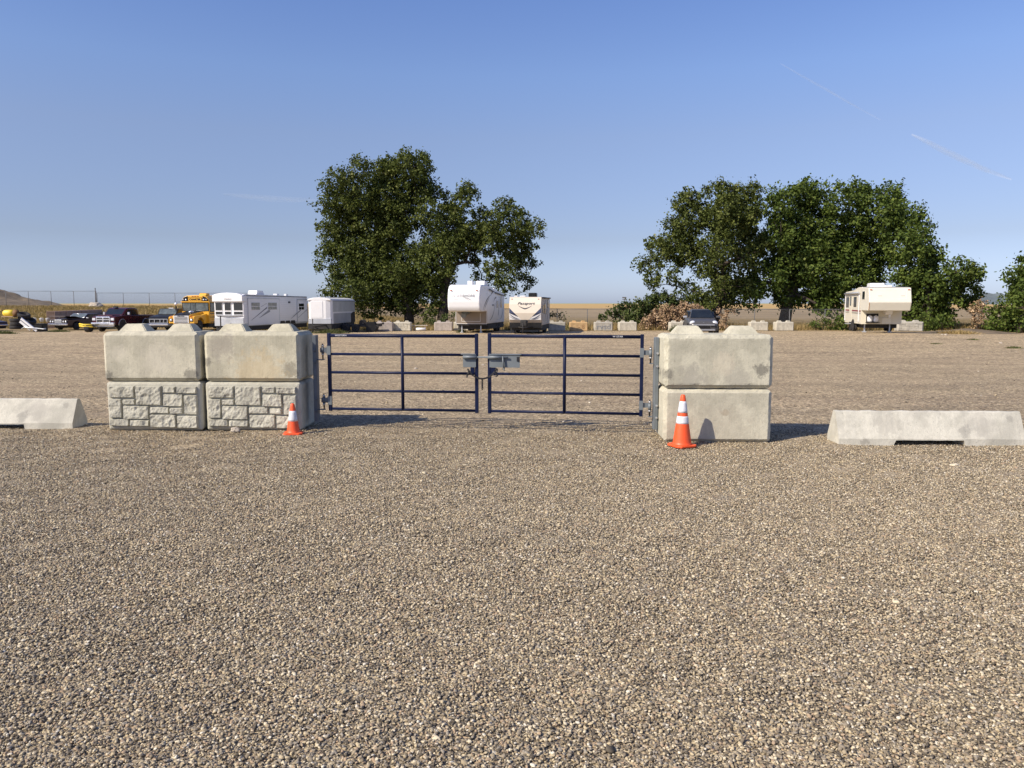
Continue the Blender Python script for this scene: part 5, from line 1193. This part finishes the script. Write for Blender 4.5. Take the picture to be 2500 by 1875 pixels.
# a dark vehicle cut by the left edge
p = G(-30, 65); t = thing('car', p, R(-14), 'dark car at the left edge of the photo, only its rear wheel end showing', 'car')
MB().prism([(-1.9, 0.32), (1.15, 0.32), (1.3, 0.5), (1.25, 0.78), (0.6, 0.86), (0.1, 0.98), (-0.5, 1.22), (-1.9, 1.25)], -0.8, 0.8, 'y', bev=0.06, seg=3).build('body', M['oxblood'], t)
MB().box(-1.9, 1.1, -0.75, 0.75, 0.2, 0.34).build('chassis', M['blackmat'], t)
MB().box(1.22, 1.36, -0.78, 0.78, 0.42, 0.55, bev=0.03).build('bumper', M['chrome'], t)
wv = wheel(t, 0, 0, 0.34, 0.2, M['rim_white'], -1); wv.rotation_euler = (0, 0, R(90)); wv.location = (0.82, -0.76, 0)
# yellow fork frame resting on wheels
p = G(209, 61.6); t = thing('plough_frame', p, R(-4), 'bright yellow tubular frame on black wheels beside the maroon pickup', 'machine')
MB().tube([(-0.50, 0, 0.66), (-0.15, 0, 0.60), (0.55, 0, 0.60)], 0.06, 8).tube([(-0.48, 0, 0.50), (-0.15, 0, 0.45), (0.6, 0, 0.43)], 0.06, 8).build('yellow_bar', M['yellow'], t)
MB().box(-0.02, 0.05, -0.05, 0.1, 0.2, 0.66).build('upright', M['yellow'], t)
wheel(t, 0.10, 0.25, 0.33, 0.45, M['rim'], -1)
# brown wall and its dark long side
p0, p1 = at(117, 770, 73), at(133, 770, 72.3)
t = thing('retaining_wall', (p1.x, 72.3, -0.4), R(17.5), 'brown concrete wall behind the dark sedan with a sunlit end', 'wall')
MB().box(-0.62, 0, 0, 22, -0.3, 1.60, bev=0.02).build('wall_body', M['wallbrown'], t)
b = MB()
for k in range(10): b.box(-0.66, 0.03, 0.0 + k * 2.2, 0.06 + k * 2.2, -0.3, 1.62)
b.build('pilaster', M['wallbrown'], t)
# concrete slab rubble on the berm
p = at(232, 742, 104); t = rock((p.x, 104, float(zg(p.x, 104)) + 0.2), 0.85, 'pale broken concrete slab on the grassy bank behind the fence corner', M['rubble'], 12, (1.1, 0.7, 0.55)); t.name = 'concrete_rubble'
# pallet beside bus
def pallet(px, Y, rz, label, zoff=0):
    x, y, z = G(px, Y); t = thing('pallet', (x, y, z + zoff), rz, label, 'pallet')
    for k in range(6): MB().box(-0.6, 0.6, -0.5 + k * 0.18, -0.5 + k * 0.18 + 0.1, 0.12, 0.14).build('deck_board', M['wood'], t)
    for s in (-0.58, -0.04, 0.5): MB().box(s, s + 0.08, -0.5, 0.5, 0.0, 0.12).build('runner', M['wood'], t)
pallet(501, 60.0, R(5), 'wooden pallet on the ground between the bus and the white trailer')
# white junk beside the white rock-face block
x, y, z = G(1024, 65.6); t = thing('bench', (x, y, z), 0, 'low white-topped bench among weeds between two back-row blocks', 'bench')
MB().box(-0.75, 0.7, -0.2, 0.2, 0.42, 0.48).build('seat', M['rubble'], t)
for s in (-0.5, 0.45): MB().box(s, s + 0.1, -0.15, 0.15, 0, 0.42).build('leg', M['wood'], t)
o = MB().lathe([(0.02, -0.42), (0.13, -0.4), (0.13, 0.4), (0.02, 0.42)], (0, 0, 0), 'x', 16).build('white_drum', M['white']); o.location = (x + 0.15, y - 0.3, z + 0.14); tag(o, 'white cylinder lying in front of the low bench', 'drum')

# ================================================================== FENCES
def fence(name, pts, hgt, sp, label, fabric=True, mid=False, corner=None):
    """pts: list of (X,Y,zbase)"""
    t = thing(name, pts[0], 0, label, 'fence'); o0 = Vector(pts[0])
    P = [Vector(p_) - o0 for p_ in pts]; L = sum((b - a).length for a, b in zip(P, P[1:]))
    n = max(2, int(L / sp)); posts = []
    for k in range(n + 1):
        s_ = L * k / n
        for a, b in zip(P, P[1:]):
            d = (b - a).length
            if s_ <= d + 1e-6: posts.append(a.lerp(b, s_ / d)); break
            s_ -= d
    for q in posts: MB().cyl(q - Vector((0, 0, 0.3)), q + Vector((0, 0, hgt)), 0.035, n=8).build('post', M['fence'], t)
    r_ = MB()
    for a, b in zip(posts, posts[1:]): r_.cyl(a + Vector((0, 0, hgt)), b + Vector((0, 0, hgt)), 0.024, n=6)
    r_.build('top_rail', M['fence'], t)
    if fabric:
        f = MB()
        for a, b in zip(posts, posts[1:]): f.bm.faces.new([f.bm.verts.new(v) for v in (a + Vector((0, 0, 0)), b + Vector((0, 0, 0)), b + Vector((0, 0, hgt)), a + Vector((0, 0, hgt)))])
        f.build('wire_mesh', M['mesh'], t)
    return t
def m_mesh():
    t = NT('chain_link'); g = t.n('NewGeometry').outputs['Position']; sep = t.n('SeparateXYZ'); t.l(g, sep.inputs[0])
    u = t.math('ADD', sep.outputs[0], sep.outputs[2]); v = t.math('SUBTRACT', sep.outputs[0], sep.outputs[2])
    a = t.math('LESS_THAN', t.math('FRACT', t.math('MULTIPLY', u, 9.0)), 0.045); b = t.math('LESS_THAN', t.math('FRACT', t.math('MULTIPLY', v, 9.0)), 0.045)
    m_ = t.math('MAXIMUM', a, b); t.l(m_, t.b.inputs['Alpha']); return t.fin((0.2, 0.2, 0.2), 0.6, metal=0.3)
M['mesh'] = m_mesh()
def gp(px, Y, dz=0): x, y, z = G(px, Y); return (x, y, z + dz)
x0 = at(-40, 740, 110); x1 = at(236, 740, 110); x2 = at(640, 740, 118)
fz = lambda v, Y: (v.x, Y, float(zg(v.x, Y)))
fence('chain_link_fence', [fz(x0, 110), fz(x1, 110)], 2.25, 3.0, 'chain-link fence on the bank at the far left, up to the tall corner post')
fence('chain_link_fence', [fz(x1, 110.2), fz(x2, 113)], 2.0, 3.05, 'chain-link fence on the bank running from the corner post to behind the bus')
c_ = thing('corner_post', fz(x1, 109.8), 0, 'tall dark corner post where the two left fences meet', 'post')
MB().cyl((0, 0, -0.3), (0, 0, 2.62), 0.065, n=10).build('pole', M['fence'], c_); MB().lathe([(0.075, 2.6), (0.06, 2.68), (0.01, 2.7)], n=10).build('cap', M['fence'], c_)
fence('chain_link_fence', [gp(840, 77), gp(1290, 76), gp(1440, 73.5), gp(1700, 71), gp(2100, 69)], 1.80, 3.05, 'chain-link fence behind the back-row blocks, below the trees')

# distant pole with lamp head
p = at(1524, 741, 620); t = thing('light_mast', (p.x, 620, -0.5), 0, 'distant thin mast with a boxy head on the prairie horizon', 'mast')
MB().cyl((0, 0, 0), (0, 0, 6.0), 0.5, 0.4, n=8).build('pole', M['fence'], t)
MB().box(-1.6, 1.6, -0.5, 0.5, 6.4, 7.4).box(-1.6, 1.6, -0.4, 0.4, 5.2, 5.7).build('lamp_head', M['fence'], t)

# ================================================================== TREES
rng = np.random.default_rng(7)
GREEN = [(0.0, (0.034, 0.046, 0.012)), (0.35, (0.070, 0.090, 0.022)), (0.65, (0.112, 0.134, 0.032)), (0.9, (0.17, 0.19, 0.050)), (1.0, (0.25, 0.26, 0.10))]
GREEN2 = [(0.0, (0.034, 0.054, 0.013)), (0.35, (0.070, 0.105, 0.022)), (0.65, (0.110, 0.150, 0.030)), (0.9, (0.16, 0.20, 0.044)), (1.0, (0.23, 0.26, 0.08))]
GREEN3 = [(0.0, (0.035, 0.055, 0.016)), (0.5, (0.085, 0.115, 0.035)), (1.0, (0.20, 0.20, 0.075))]
DEAD = [(0.0, (0.12, 0.075, 0.045)), (0.4, (0.30, 0.20, 0.12)), (0.75, (0.52, 0.37, 0.23)), (1.0, (0.68, 0.53, 0.36))]
M['leafA'] = m_leaf('cottonwood_leaf', GREEN); M['leafB'] = m_leaf('elm_leaf', GREEN2); M['leafC'] = m_leaf('pale_leaf', GREEN3); M['leafD'] = m_leaf('dead_leaf', DEAD, 0.1)
def leaves(centers, radii, per, size, squash=0.85, clump=0.30, seed=0):
    """leaf quads gathered in twig clumps over the shells of crown lobes"""
    rg = np.random.default_rng(seed); LV, LR = [], []
    for c, r in zip(centers, radii):
        nc = max(6, int(per * r * r))                     # clumps per lobe
        d = rg.normal(size=(nc, 3)); d /= np.linalg.norm(d, axis=1)[:, None]
        rad = r * (0.45 + 0.62 * rg.random(nc) ** 0.55) * (1 + 0.13 * rg.normal(size=nc))
        cc = np.array(c) + d * rad[:, None] * np.array([1, 1.0, squash])
        tone = rg.normal(0, 0.11, nc)
        k = rg.integers(16, 34, nc); idx = np.repeat(np.arange(nc), k)
        cr = clump * (0.6 + 0.9 * rg.random(nc))
        off = rg.normal(size=(len(idx), 3)) * 0.6 * cr[idx][:, None]
        off += d[idx] * (rg.random(len(idx)) * cr[idx] * 0.9)[:, None]
        P = cc[idx] + off
        nrm = rg.normal(size=P.shape) * 0.75 + d[idx] * 0.55 + np.array([0, 0, 0.45])
        nrm /= np.linalg.norm(nrm, axis=1)[:, None]
        a = np.cross(nrm, rg.normal(size=P.shape)); a /= np.linalg.norm(a, axis=1)[:, None]; b = np.cross(nrm, a)
        s_ = size * (0.6 + 0.8 * rg.random(len(P)))[:, None]
        q = np.stack([P - a * s_ * 0.5, P + b * s_ * 0.42 + a * s_ * 0.05, P + a * s_ * 0.62 + nrm * s_ * 0.1, P - b * s_ * 0.42 + a * s_ * 0.05], 1)
        LV.append(q); LR.append(np.clip(0.45 + tone[idx] + rg.normal(0, 0.20, len(P)), 0, 1))
    V = np.concatenate(LV).reshape(-1, 3); n = len(V) // 4
    return V, np.arange(n * 4).reshape(n, 4), np.concatenate(LR)
def tree(name, base, lobes, leafm, label, per=9.0, size=0.2, nodes=None, trunk_r=0.35, seed=1, clump=0.30, cat='tree', group=None, squash=0.85, depth=2.6, minz=-0.3):
    """base (x,y,z); lobes: (x,z,r) plan positions in the tree's width/height plane, given depth by the seed"""
    rg = random.Random(seed); t = thing(name, base, 0, label, cat, group); B = Vector(base)
    C, Rr = [], []
    for (P, r) in lobes:
        dy = rg.uniform(-1, 1) * depth
        c = Vector((P[0] - B.x, dy, P[2] - B.z)); C.append(c); Rr.append(r)
    # fill the inside and back with partner lobes
    C2, R2 = list(C), list(Rr)
    for c, r in zip(C, Rr):
        if r > 1.1: C2.append(Vector((c.x + rg.uniform(-.3, .3) * r, -c.y * 0.7 + rg.uniform(0.3, 1) * depth * 0.7, c.z - 0.1 * r))); R2.append(r * 0.8)
    V, F, Rn = leaves([tuple(c) for c in C2], R2, per, size, squash, clump, seed)
    np_mesh('crown', V, F, leafm, t, colattr=Rn)
    # limbs: every lobe hangs from the nearest point of the branch work grown so far
    mb = MB(); nodes = nodes or [Vector((0, 0, 0)), Vector((0, 0, 3))]
    mb.tube(nodes, [trunk_r * (1.25 - 0.55 * i / (len(nodes) - 1)) for i in range(len(nodes))], 10)
    sk = [(nodes[-1], trunk_r * 0.7), (nodes[-1].lerp(nodes[-2], 0.5), trunk_r * 0.7)]
    todo = sorted(zip(C2, R2), key=lambda q: (q[0] - nodes[-1]).length)
    for c, r in todo:
        f, fr_ = min(sk, key=lambda q: (q[0] - c).length * (1.35 if q[0].z > c.z + 0.5 else 1.0) + (0.9 if q[1] < 0.06 else 0))
        d_ = (c - f).length; r0 = max(0.04, fr_ * 0.62); side = Vector((rg.uniform(-1, 1), rg.uniform(-1, 1), rg.uniform(-0.2, 1))) * d_ * 0.10
        pts = [f, f.lerp(c, 0.3) + side * 0.8, f.lerp(c, 0.6) + side, f.lerp(c, 0.85) + side * 0.4, c]
        mb.tube(pts, [r0, r0 * 0.85, r0 * 0.7, r0 * 0.58, r0 * 0.45], 7)
        sk += [(pts[2], r0 * 0.75), (c, r0 * 0.5)]
        for _ in range(5):
            e = c + Vector((rg.uniform(-1, 1), rg.uniform(-1, 1), rg.uniform(-0.3, 1))) * r * 0.85
            q0 = rg.choice(pts[2:]); mb.tube([q0, q0.lerp(e, 0.5) + Vector((0, 0, 0.12)), e], [r0 * 0.35, r0 * 0.22, 0.012], 5)
    mb.build('trunk', M['bark'], t)
    return t
def conv(lst, ox, oy, s, Y):
    o = []
    for (a, b, r) in lst:
        p_ = at(ox + a * s, oy + b * s, Y); o.append(((p_.x, p_.y, p_.z), r * s / FPX * Y * 0.95))
    return o
SA = 620 / 2143
A = [(930, 230, 150), (1010, 180, 80), (860, 150, 70), (650, 250, 140), (700, 190, 80), (500, 250, 90), (340, 320, 85), (300, 480, 130), (230, 370, 60), (480, 440, 170), (720, 440, 190), (960, 400, 130), (1040, 330, 80), (1150, 440, 75), (300, 680, 150), (200, 550, 60), (520, 680, 190),
     (740, 680, 180), (170, 900, 70), (310, 880, 140), (520, 900, 200), (190, 1040, 50), (330, 1080, 130), (560, 1100, 200), (270, 1240, 85), (480, 1280, 150), (700, 1250, 160), (560, 1390, 90), (760, 950, 170), (870, 600, 130), (160, 720, 55), (740, 1380, 80), (640, 1450, 40), (880, 1230, 120), (850, 1370, 80), (940, 1120, 110), (1000, 1410, 50), (800, 1130, 120)]
Bt = [(1390, 420, 75), (1430, 390, 45), (1340, 520, 80), (1240, 580, 110), (1080, 620, 110), (1280, 740, 150), (1120, 830, 150), (1150, 1030, 150), (1000, 1180, 130), (1090, 1330, 80), (1500, 640, 90), (1530, 580, 50), (1720, 570, 90), (1700, 510, 45), (1620, 720, 140), (1830, 700, 110),
      (1940, 740, 75), (1560, 860, 100), (1760, 880, 130), (1880, 950, 80), (1910, 850, 70), (1620, 1060, 90), (1800, 1070, 90), (1500, 1130, 60), (1700, 1190, 95), (1870, 1170, 65), (1430, 800, 110), (1950, 1000, 35), (980, 950, 120), (950, 1380, 60), (1120, 1200, 110), (1190, 1130, 70), (1400, 930, 75), (1440, 1010, 50), (1080, 1430, 50), (1250, 880, 110)]
SR_ = 900 / 2212
Ct = [(390, 190, 80), (400, 140, 40), (600, 110, 70), (590, 70, 35), (700, 150, 100), (790, 110, 50), (560, 250, 110), (400, 310, 100), (680, 320, 120), (300, 430, 80), (160, 440, 55), (105, 560, 50), (150, 640, 50), (230, 530, 60), (380, 480, 95), (520, 460, 95), (770, 260, 90), (700, 500, 100), (790, 430, 90), (640, 640, 80), (430, 740, 60), (520, 650, 45), (285, 300, 35), (170, 690, 30), (290, 620, 45), (350, 700, 50), (440, 800, 60), (520, 770, 60), (600, 740, 60), (700, 680, 80), (480, 580, 60), (560, 560, 55), (640, 800, 45), (380, 790, 40)]
Dt = [(880, 200, 75), (900, 150, 40), (1080, 150, 95), (1145, 90, 35), (1020, 110, 40), (1230, 190, 110), (1000, 320, 120), (1200, 370, 150), (1360, 150, 70), (1440, 130, 50), (1550, 150, 70), (1650, 160, 50), (1450, 290, 150), (1620, 320, 110), (1680, 220, 50), (950, 540, 130), (1130, 600, 130), (1330, 500, 140), (1500, 470, 130), (800, 660, 100), (1000, 730, 95), (1200, 740, 95), (1330, 670, 90), (1480, 620, 80), (700, 750, 65), (1100, 460, 120), (880, 400, 90), (1140, 810, 55), (1290, 800, 60), (1400, 770, 60), (1230, 700, 90)]
Et = [(1780, 380, 70), (1790, 310, 35), (1850, 390, 35), (1700, 450, 90), (1850, 500, 85), (1925, 510, 32), (1750, 610, 115), (1940, 600, 80), (2015, 590, 34), (2040, 650, 50), (2090, 670, 20), (2085, 610, 14), (1850, 710, 130), (1985, 735, 100), (1780, 850, 80), (1925, 850, 85), (2030, 780, 45), (1690, 760, 70), (1300, 860, 60), (2070, 730, 24)]
pa = G(1000, 75); pb = G(1078, 74)
def nd(base, *pp): return [Vector((a - base[0], b, c - base[2])) for a, b, c in pp]
def tn(base, Y, *px):
    o = [Vector((0, 0, -0.2))]
    for (a, b) in px: q = at(a, b, Y); o.append(Vector((q.x - base[0], 0, q.z - base[2])))
    return o
GTR = 'large trees along the back of the lot'
tree('cottonwood_tree', pa, conv(A, 740, 350, SA, 75), M['leafA'], 'tallest cottonwood, left half of the left clump, leaning left over the trailers', 36, 0.19, tn(pa, 75, (997, 745), (985, 700), (965, 640)), 0.42, 3, 0.30, group=GTR)
tree('cottonwood_tree', pb, conv(Bt, 740, 350, SA, 74), M['leafA'], 'cottonwood with open spreading limbs behind the tall white fifth wheel', 36, 0.19, tn(pb, 74, (1085, 730), (1088, 690), (1100, 650)), 0.45, 8, 0.28, group=GTR)
pc = G(1738, 72); pd_ = G(1912, 74); pe = G(2275, 68)
tree('cottonwood_tree', pc, conv(Ct, 1520, 420, SR_, 72), M['leafA'], 'leaning dark cottonwood behind the grey suv with a drooping left bough', 36, 0.19, tn(pc, 72, (1752, 745), (1775, 705), (1760, 650)), 0.42, 11, 0.29, group=GTR)
tree('broadleaf_tree', pd_, conv(Dt, 1520, 420, SR_, 75), M['leafB'], 'widest dense green tree between the grey suv and the old camper', 28, 0.23, tn(pd_, 75, (1915, 740), (1935, 690)), 0.5, 14, 0.36, group=GTR)
tree('broadleaf_tree', pe, conv(Et, 1520, 420, SR_, 68), M['leafB'], 'lower bushy bright green tree right of the old camper', 32, 0.22, tn(pe, 68, (2270, 760), (2265, 700)), 0.3, 17, 0.34, group=GTR)
pf = G(2490, 60)
Ft = [(2485, 710, 28), (2458, 765, 24), (2505, 662, 22), (2500, 632, 12), (2520, 780, 50), (2470, 795, 26), (2560, 700, 62), (2432, 797, 13), (2545, 640, 36), (2464, 738, 16), (2610, 760, 70)]
tree('broadleaf_tree', pf, conv(Ft, 0, 0, 1, 60), M['leafB'], 'green tree cut off by the right edge of the photo', 34, 0.21, tn(pf, 60, (2500, 770), (2510, 730)), 0.25, 21, 0.34, group=GTR)
# bushes and brush
pg = G(1580, 70); Bu = [(1500, 768, 11), (1518, 757, 13), (1545, 752, 15), (1570, 750, 17), (1590, 735, 14), (1612, 727, 14), (1635, 725, 16), (1600, 758, 20), (1560, 775, 18), (1525, 778, 14), (1655, 745, 20), (1475, 775, 6), (1540, 790, 14), (1640, 770, 24)]
tree('shrub', pg, conv(Bu, 0, 0, 1, 69), M['leafC'], 'olive green shrub on the fence line left of the brush heap', 85, 0.17, tn(pg, 69, (1580, 790)), 0.08, 25, 0.22, 'shrub', depth=0.6)
ph = G(1640, 67.5); De = [(1578, 795, 13), (1592, 782, 16), (1618, 772, 20), (1645, 762, 20), (1675, 758, 20), (1605, 795, 14), (1635, 790, 20), (1662, 785, 20), (1690, 775, 20), (1700, 755, 14)]
tree('brush_heap', ph, conv(De, 0, 0, 1, 67.3), M['leafD'], 'heap of dry tan brush left of the grey suv', 95, 0.14, tn(ph, 67.5, (1640, 790)), 0.06, 27, 0.16, 'brush heap', depth=0.5)
pi_ = G(1772, 66.5); De2 = [(1765, 790, 10), (1772, 775, 11), (1762, 765, 10), (1782, 760, 8), (1775, 797, 8)]
tree('brush_heap', pi_, conv(De2, 0, 0, 1, 66.5), M['leafD'], 'small patch of dry brush just right of the grey suv', 60, 0.11, tn(pi_, 66.5, (1772, 785)), 0.05, 29, 0.15, 'brush heap', depth=0.3)
for (px, Y, Ls, lb, lm) in [(2010, 67.5, [(1990, 797, 14), (2015, 795, 16), (2040, 792, 18), (2060, 796, 16)], 'low dark shrub against the side of the old camper', 'leafB'),
                            (2300, 63.5, [(2290, 790, 18), (2265, 792, 16), (2250, 780, 18), (2315, 788, 14)], 'low shrub just right of the rock-face block', 'leafB'),
                            (1090, 70.0, [(1060, 790, 12), (1030, 796, 12), (1085, 780, 14), (1110, 770, 13)], 'sprouting shrub between the cottonwood trunks', 'leafC'),
                            (2385, 66.0, [(2375, 770, 12), (2390, 785, 14), (2400, 760, 12), (2380, 750, 10), (2398, 740, 9)], 'thin dry shrub between the two right-hand trees', 'leafD'),
                            (1360, 75.0, [(1350, 772, 7), (1368, 775, 8)], 'small pale weed bush on the fence right of the beige camper', 'leafC')]:
    pp = G(px, Y); tree('shrub', pp, conv(Ls, 0, 0, 1, Y), M[lm], lb, 45, 0.13, tn(pp, Y, (px, 795)), 0.05, px, 0.2, 'shrub', group='low shrubs at the back of the lot', depth=0.4)

# ================================================================== GRASS AND WEEDS
def blades(name, n, sampler, h, wdt, m, seed, label, lean=0.35):
    rg = np.random.default_rng(seed); X, Y = sampler(rg, n); Z = zg(X, Y) - 0.02
    a = rg.random(len(X)) * 6.283; hh = h * (0.45 + 0.9 * rg.random(len(X))); ww = wdt * (0.6 + 0.8 * rg.random(len(X)))
    dx, dy = np.cos(a) * ww, np.sin(a) * ww; lx, ly = rg.normal(0, lean, len(X)) * hh, rg.normal(0, lean, len(X)) * hh
    V = np.stack([np.stack([X - dx, Y - dy, Z], 1), np.stack([X + dx, Y + dy, Z], 1), np.stack([X + lx, Y + ly, Z + hh], 1)], 1).reshape(-1, 3)
    o = np_mesh(name, V, np.arange(len(V)).reshape(-1, 3), m, colattr=np.clip(rg.normal(0.5, 0.22, len(X)), 0, 1)); return tag(o, label, kind='stuff')
M['straw'] = m_leaf('straw', [(0.0, (0.10, 0.085, 0.035)), (0.35, (0.24, 0.175, 0.075)), (0.7, (0.42, 0.30, 0.13)), (1.0, (0.60, 0.46, 0.24))], 0.2)
M['weed'] = m_leaf('weed', [(0.0, (0.04, 0.055, 0.02)), (0.5, (0.09, 0.11, 0.04)), (1.0, (0.22, 0.21, 0.09))], 0.2)
def strip(y0, y1, x0_, x1_, patch=0.9, thr=0.0):
    def f(rg, n):
        X = rg.uniform(x0_, x1_, n); Y = rg.uniform(y0, y1, n)
        k = np.sin(X * patch) + np.sin(X * patch * 2.7 + 1) * 0.6 + np.sin(Y * 1.7 + X * 0.6) * 0.7 + rg.normal(0, 0.5, n); s_ = k > thr
        return X[s_], Y[s_]
    return f
blades('dry_grass', 60000, strip(66.9, 76, -24, 44, 0.8, -0.6), 0.50, 0.022, M['straw'], 1, 'tall straw-coloured grass along the back fence')
blades('green_weeds', 22000, strip(66.9, 75, -24, 44, 0.5, 0.7), 0.40, 0.025, M['weed'], 2, 'olive weeds mixed through the grass by the back fence')
blades('bank_grass', 90000, strip(72, 108, -78, -14, 0.7, -1.2), 0.30, 0.04, M['straw'], 3, 'long golden grass covering the bank behind the scrap cars', 0.5)
blades('verge_straw', 9000, strip(64.5, 67, -20, 44, 1.9, 0.8), 0.10, 0.02, M['straw'], 4, 'short straw litter on the dirt verge', 0.8)
def weed(px, Y, r, h, n, label, m='weed'):
    x, y, z = G(px, Y); rg = np.random.default_rng(int(px)); t = thing('weed', (x, y, z), 0, label, 'weed', 'weeds growing in the lot')
    X = rg.normal(0, r * 0.45, n); Y_ = rg.normal(0, r * 0.25, n); a = rg.random(n) * 6.283
    hh = h * (0.3 + 0.8 * rg.random(n)) * np.exp(-(X / r) ** 2 * 0.8); w_ = 0.022
    lx, ly = X * 0.25 + rg.normal(0, 0.25, n) * hh, rg.normal(0, 0.25, n) * hh
    dx, dy = np.cos(a) * w_, np.sin(a) * w_
    V = np.stack([np.stack([X - dx, Y_ - dy, X * 0], 1), np.stack([X + dx, Y_ + dy, X * 0], 1), np.stack([X + lx, Y_ + ly, hh], 1)], 1).reshape(-1, 3)
    np_mesh('foliage', V, np.arange(len(V)).reshape(-1, 3), M[m], t, colattr=rg.random(n))
    MB().tube([(0, 0, 0), (0.02, 0, h * 0.5)], [0.015, 0.006], 5).build('stem', M['bark'], t)
weed(1652, 62.0, 0.55, 0.62, 700, 'green weed in front of the block left of the grey suv')
weed(806, 58.6, 1.3, 0.38, 900, 'wide low green weed under the nose of the cargo trailer')
weed(745, 59.5, 0.6, 0.22, 300, 'small weed left of the cargo trailer hitch')
weed(143, 62.5, 0.9, 0.22, 500, 'weed in front of the dark sedan')
weed(8, 57.5, 1.0, 0.30, 600, 'dark weed in the gravel at the far left edge')
weed(1128, 60.5, 0.5, 0.35, 300, 'weed beside the landing leg of the tall white fifth wheel')
weed(2376, 44.0, 0.35, 0.10, 200, 'sparse grey weed on the gravel right of the old camper')
weed(2285, 40.5, 0.35, 0.07, 150, 'flat weed tuft on the gravel below the old camper')
weed(2474, 36.5, 0.4, 0.12, 250, 'grey-green tuft on the gravel near the right edge', )
weed(2335, 50.5, 1.4, 0.30, 900, 'patch of golden grass right of the old camper', 'straw')
scatter_stones([(1205 - 25, 25.5, 0.05, 'small pale stone seen through the gap between the gate leaves'), (2300, 48, 0.07, 'white stone on the gravel right of the old camper, left one of a pair'), (2309, 48, 0.09, 'white stone on the gravel right of the old camper, right one of a pair'),
                (2443, 41, 0.09, 'pale stone on the far gravel near the right edge'), (1015, 24.0, 0.05, 'pale stone seen between the bars of the left gate leaf')])

# ================================================================== SKY: contrail pieces and a wisp of cloud
def trail(name, pts, r, alpha, label, cat):
    t_ = NT(name + '_vapour'); v = t_.coord('Generated'); n = t_.noise(v, 7, 6, 0.7)
    lw_ = t_.n('LayerWeight'); lw_.inputs[0].default_value = 0.5
    a = t_.math('MULTIPLY', t_.ramp(n, [(0.3, 0.15), (0.7, 1.0)]), t_.math('POWER', t_.math('SUBTRACT', 1.0, lw_.outputs['Facing']), 1.5))
    m_ = t_.m; df = t_.n('BsdfDiffuse'); tl = t_.n('BsdfTranslucent'); tp = t_.n('BsdfTransparent')
    for q in (df, tl): q.inputs[0].default_value = (0.95, 0.95, 0.97, 1)
    m1, m2 = t_.n('MixShader'), t_.n('MixShader'); m1.inputs[0].default_value = 0.5
    t_.l(df.outputs[0], m1.inputs[1]); t_.l(tl.outputs[0], m1.inputs[2]); t_.l(t_.math('MULTIPLY', a, alpha), m2.inputs[0])
    t_.l(tp.outputs[0], m2.inputs[1]); t_.l(m1.outputs[0], m2.inputs[2]); t_.l(m2.outputs[0], t_.out.inputs[0])
    P = []
    for (a_, b_) in pts:
        d = ray(a_, b_); P.append(Vector((0, 0, CH)) + d * (9000 / d.y))
    n_ = len(P); rad = [r * (0.15 + math.sin(math.pi * (0.06 + 0.88 * k / (n_ - 1)))) for k in range(n_)]
    o = MB().tube(P, rad, 14).build(name, m_); o.visible_shadow = True; return tag(o, label, cat)
trail('contrail', [(1905, 155), (1960, 187), (2020, 220), (2080, 255), (2150, 293)], 15, 0.16, 'faint upper piece of vapour trail in the blue sky at right', 'vapour trail')
trail('contrail', [(2225, 328), (2270, 350), (2330, 380), (2400, 412), (2470, 438)], 36, 0.32, 'brighter lower piece of vapour trail in the sky near the right edge', 'vapour trail')
trail('cloud', [(545, 474), (600, 480), (660, 485), (720, 488), (775, 486)], 34, 0.13, 'very faint flat wisp of cloud left of the tallest cottonwood', 'cloud')
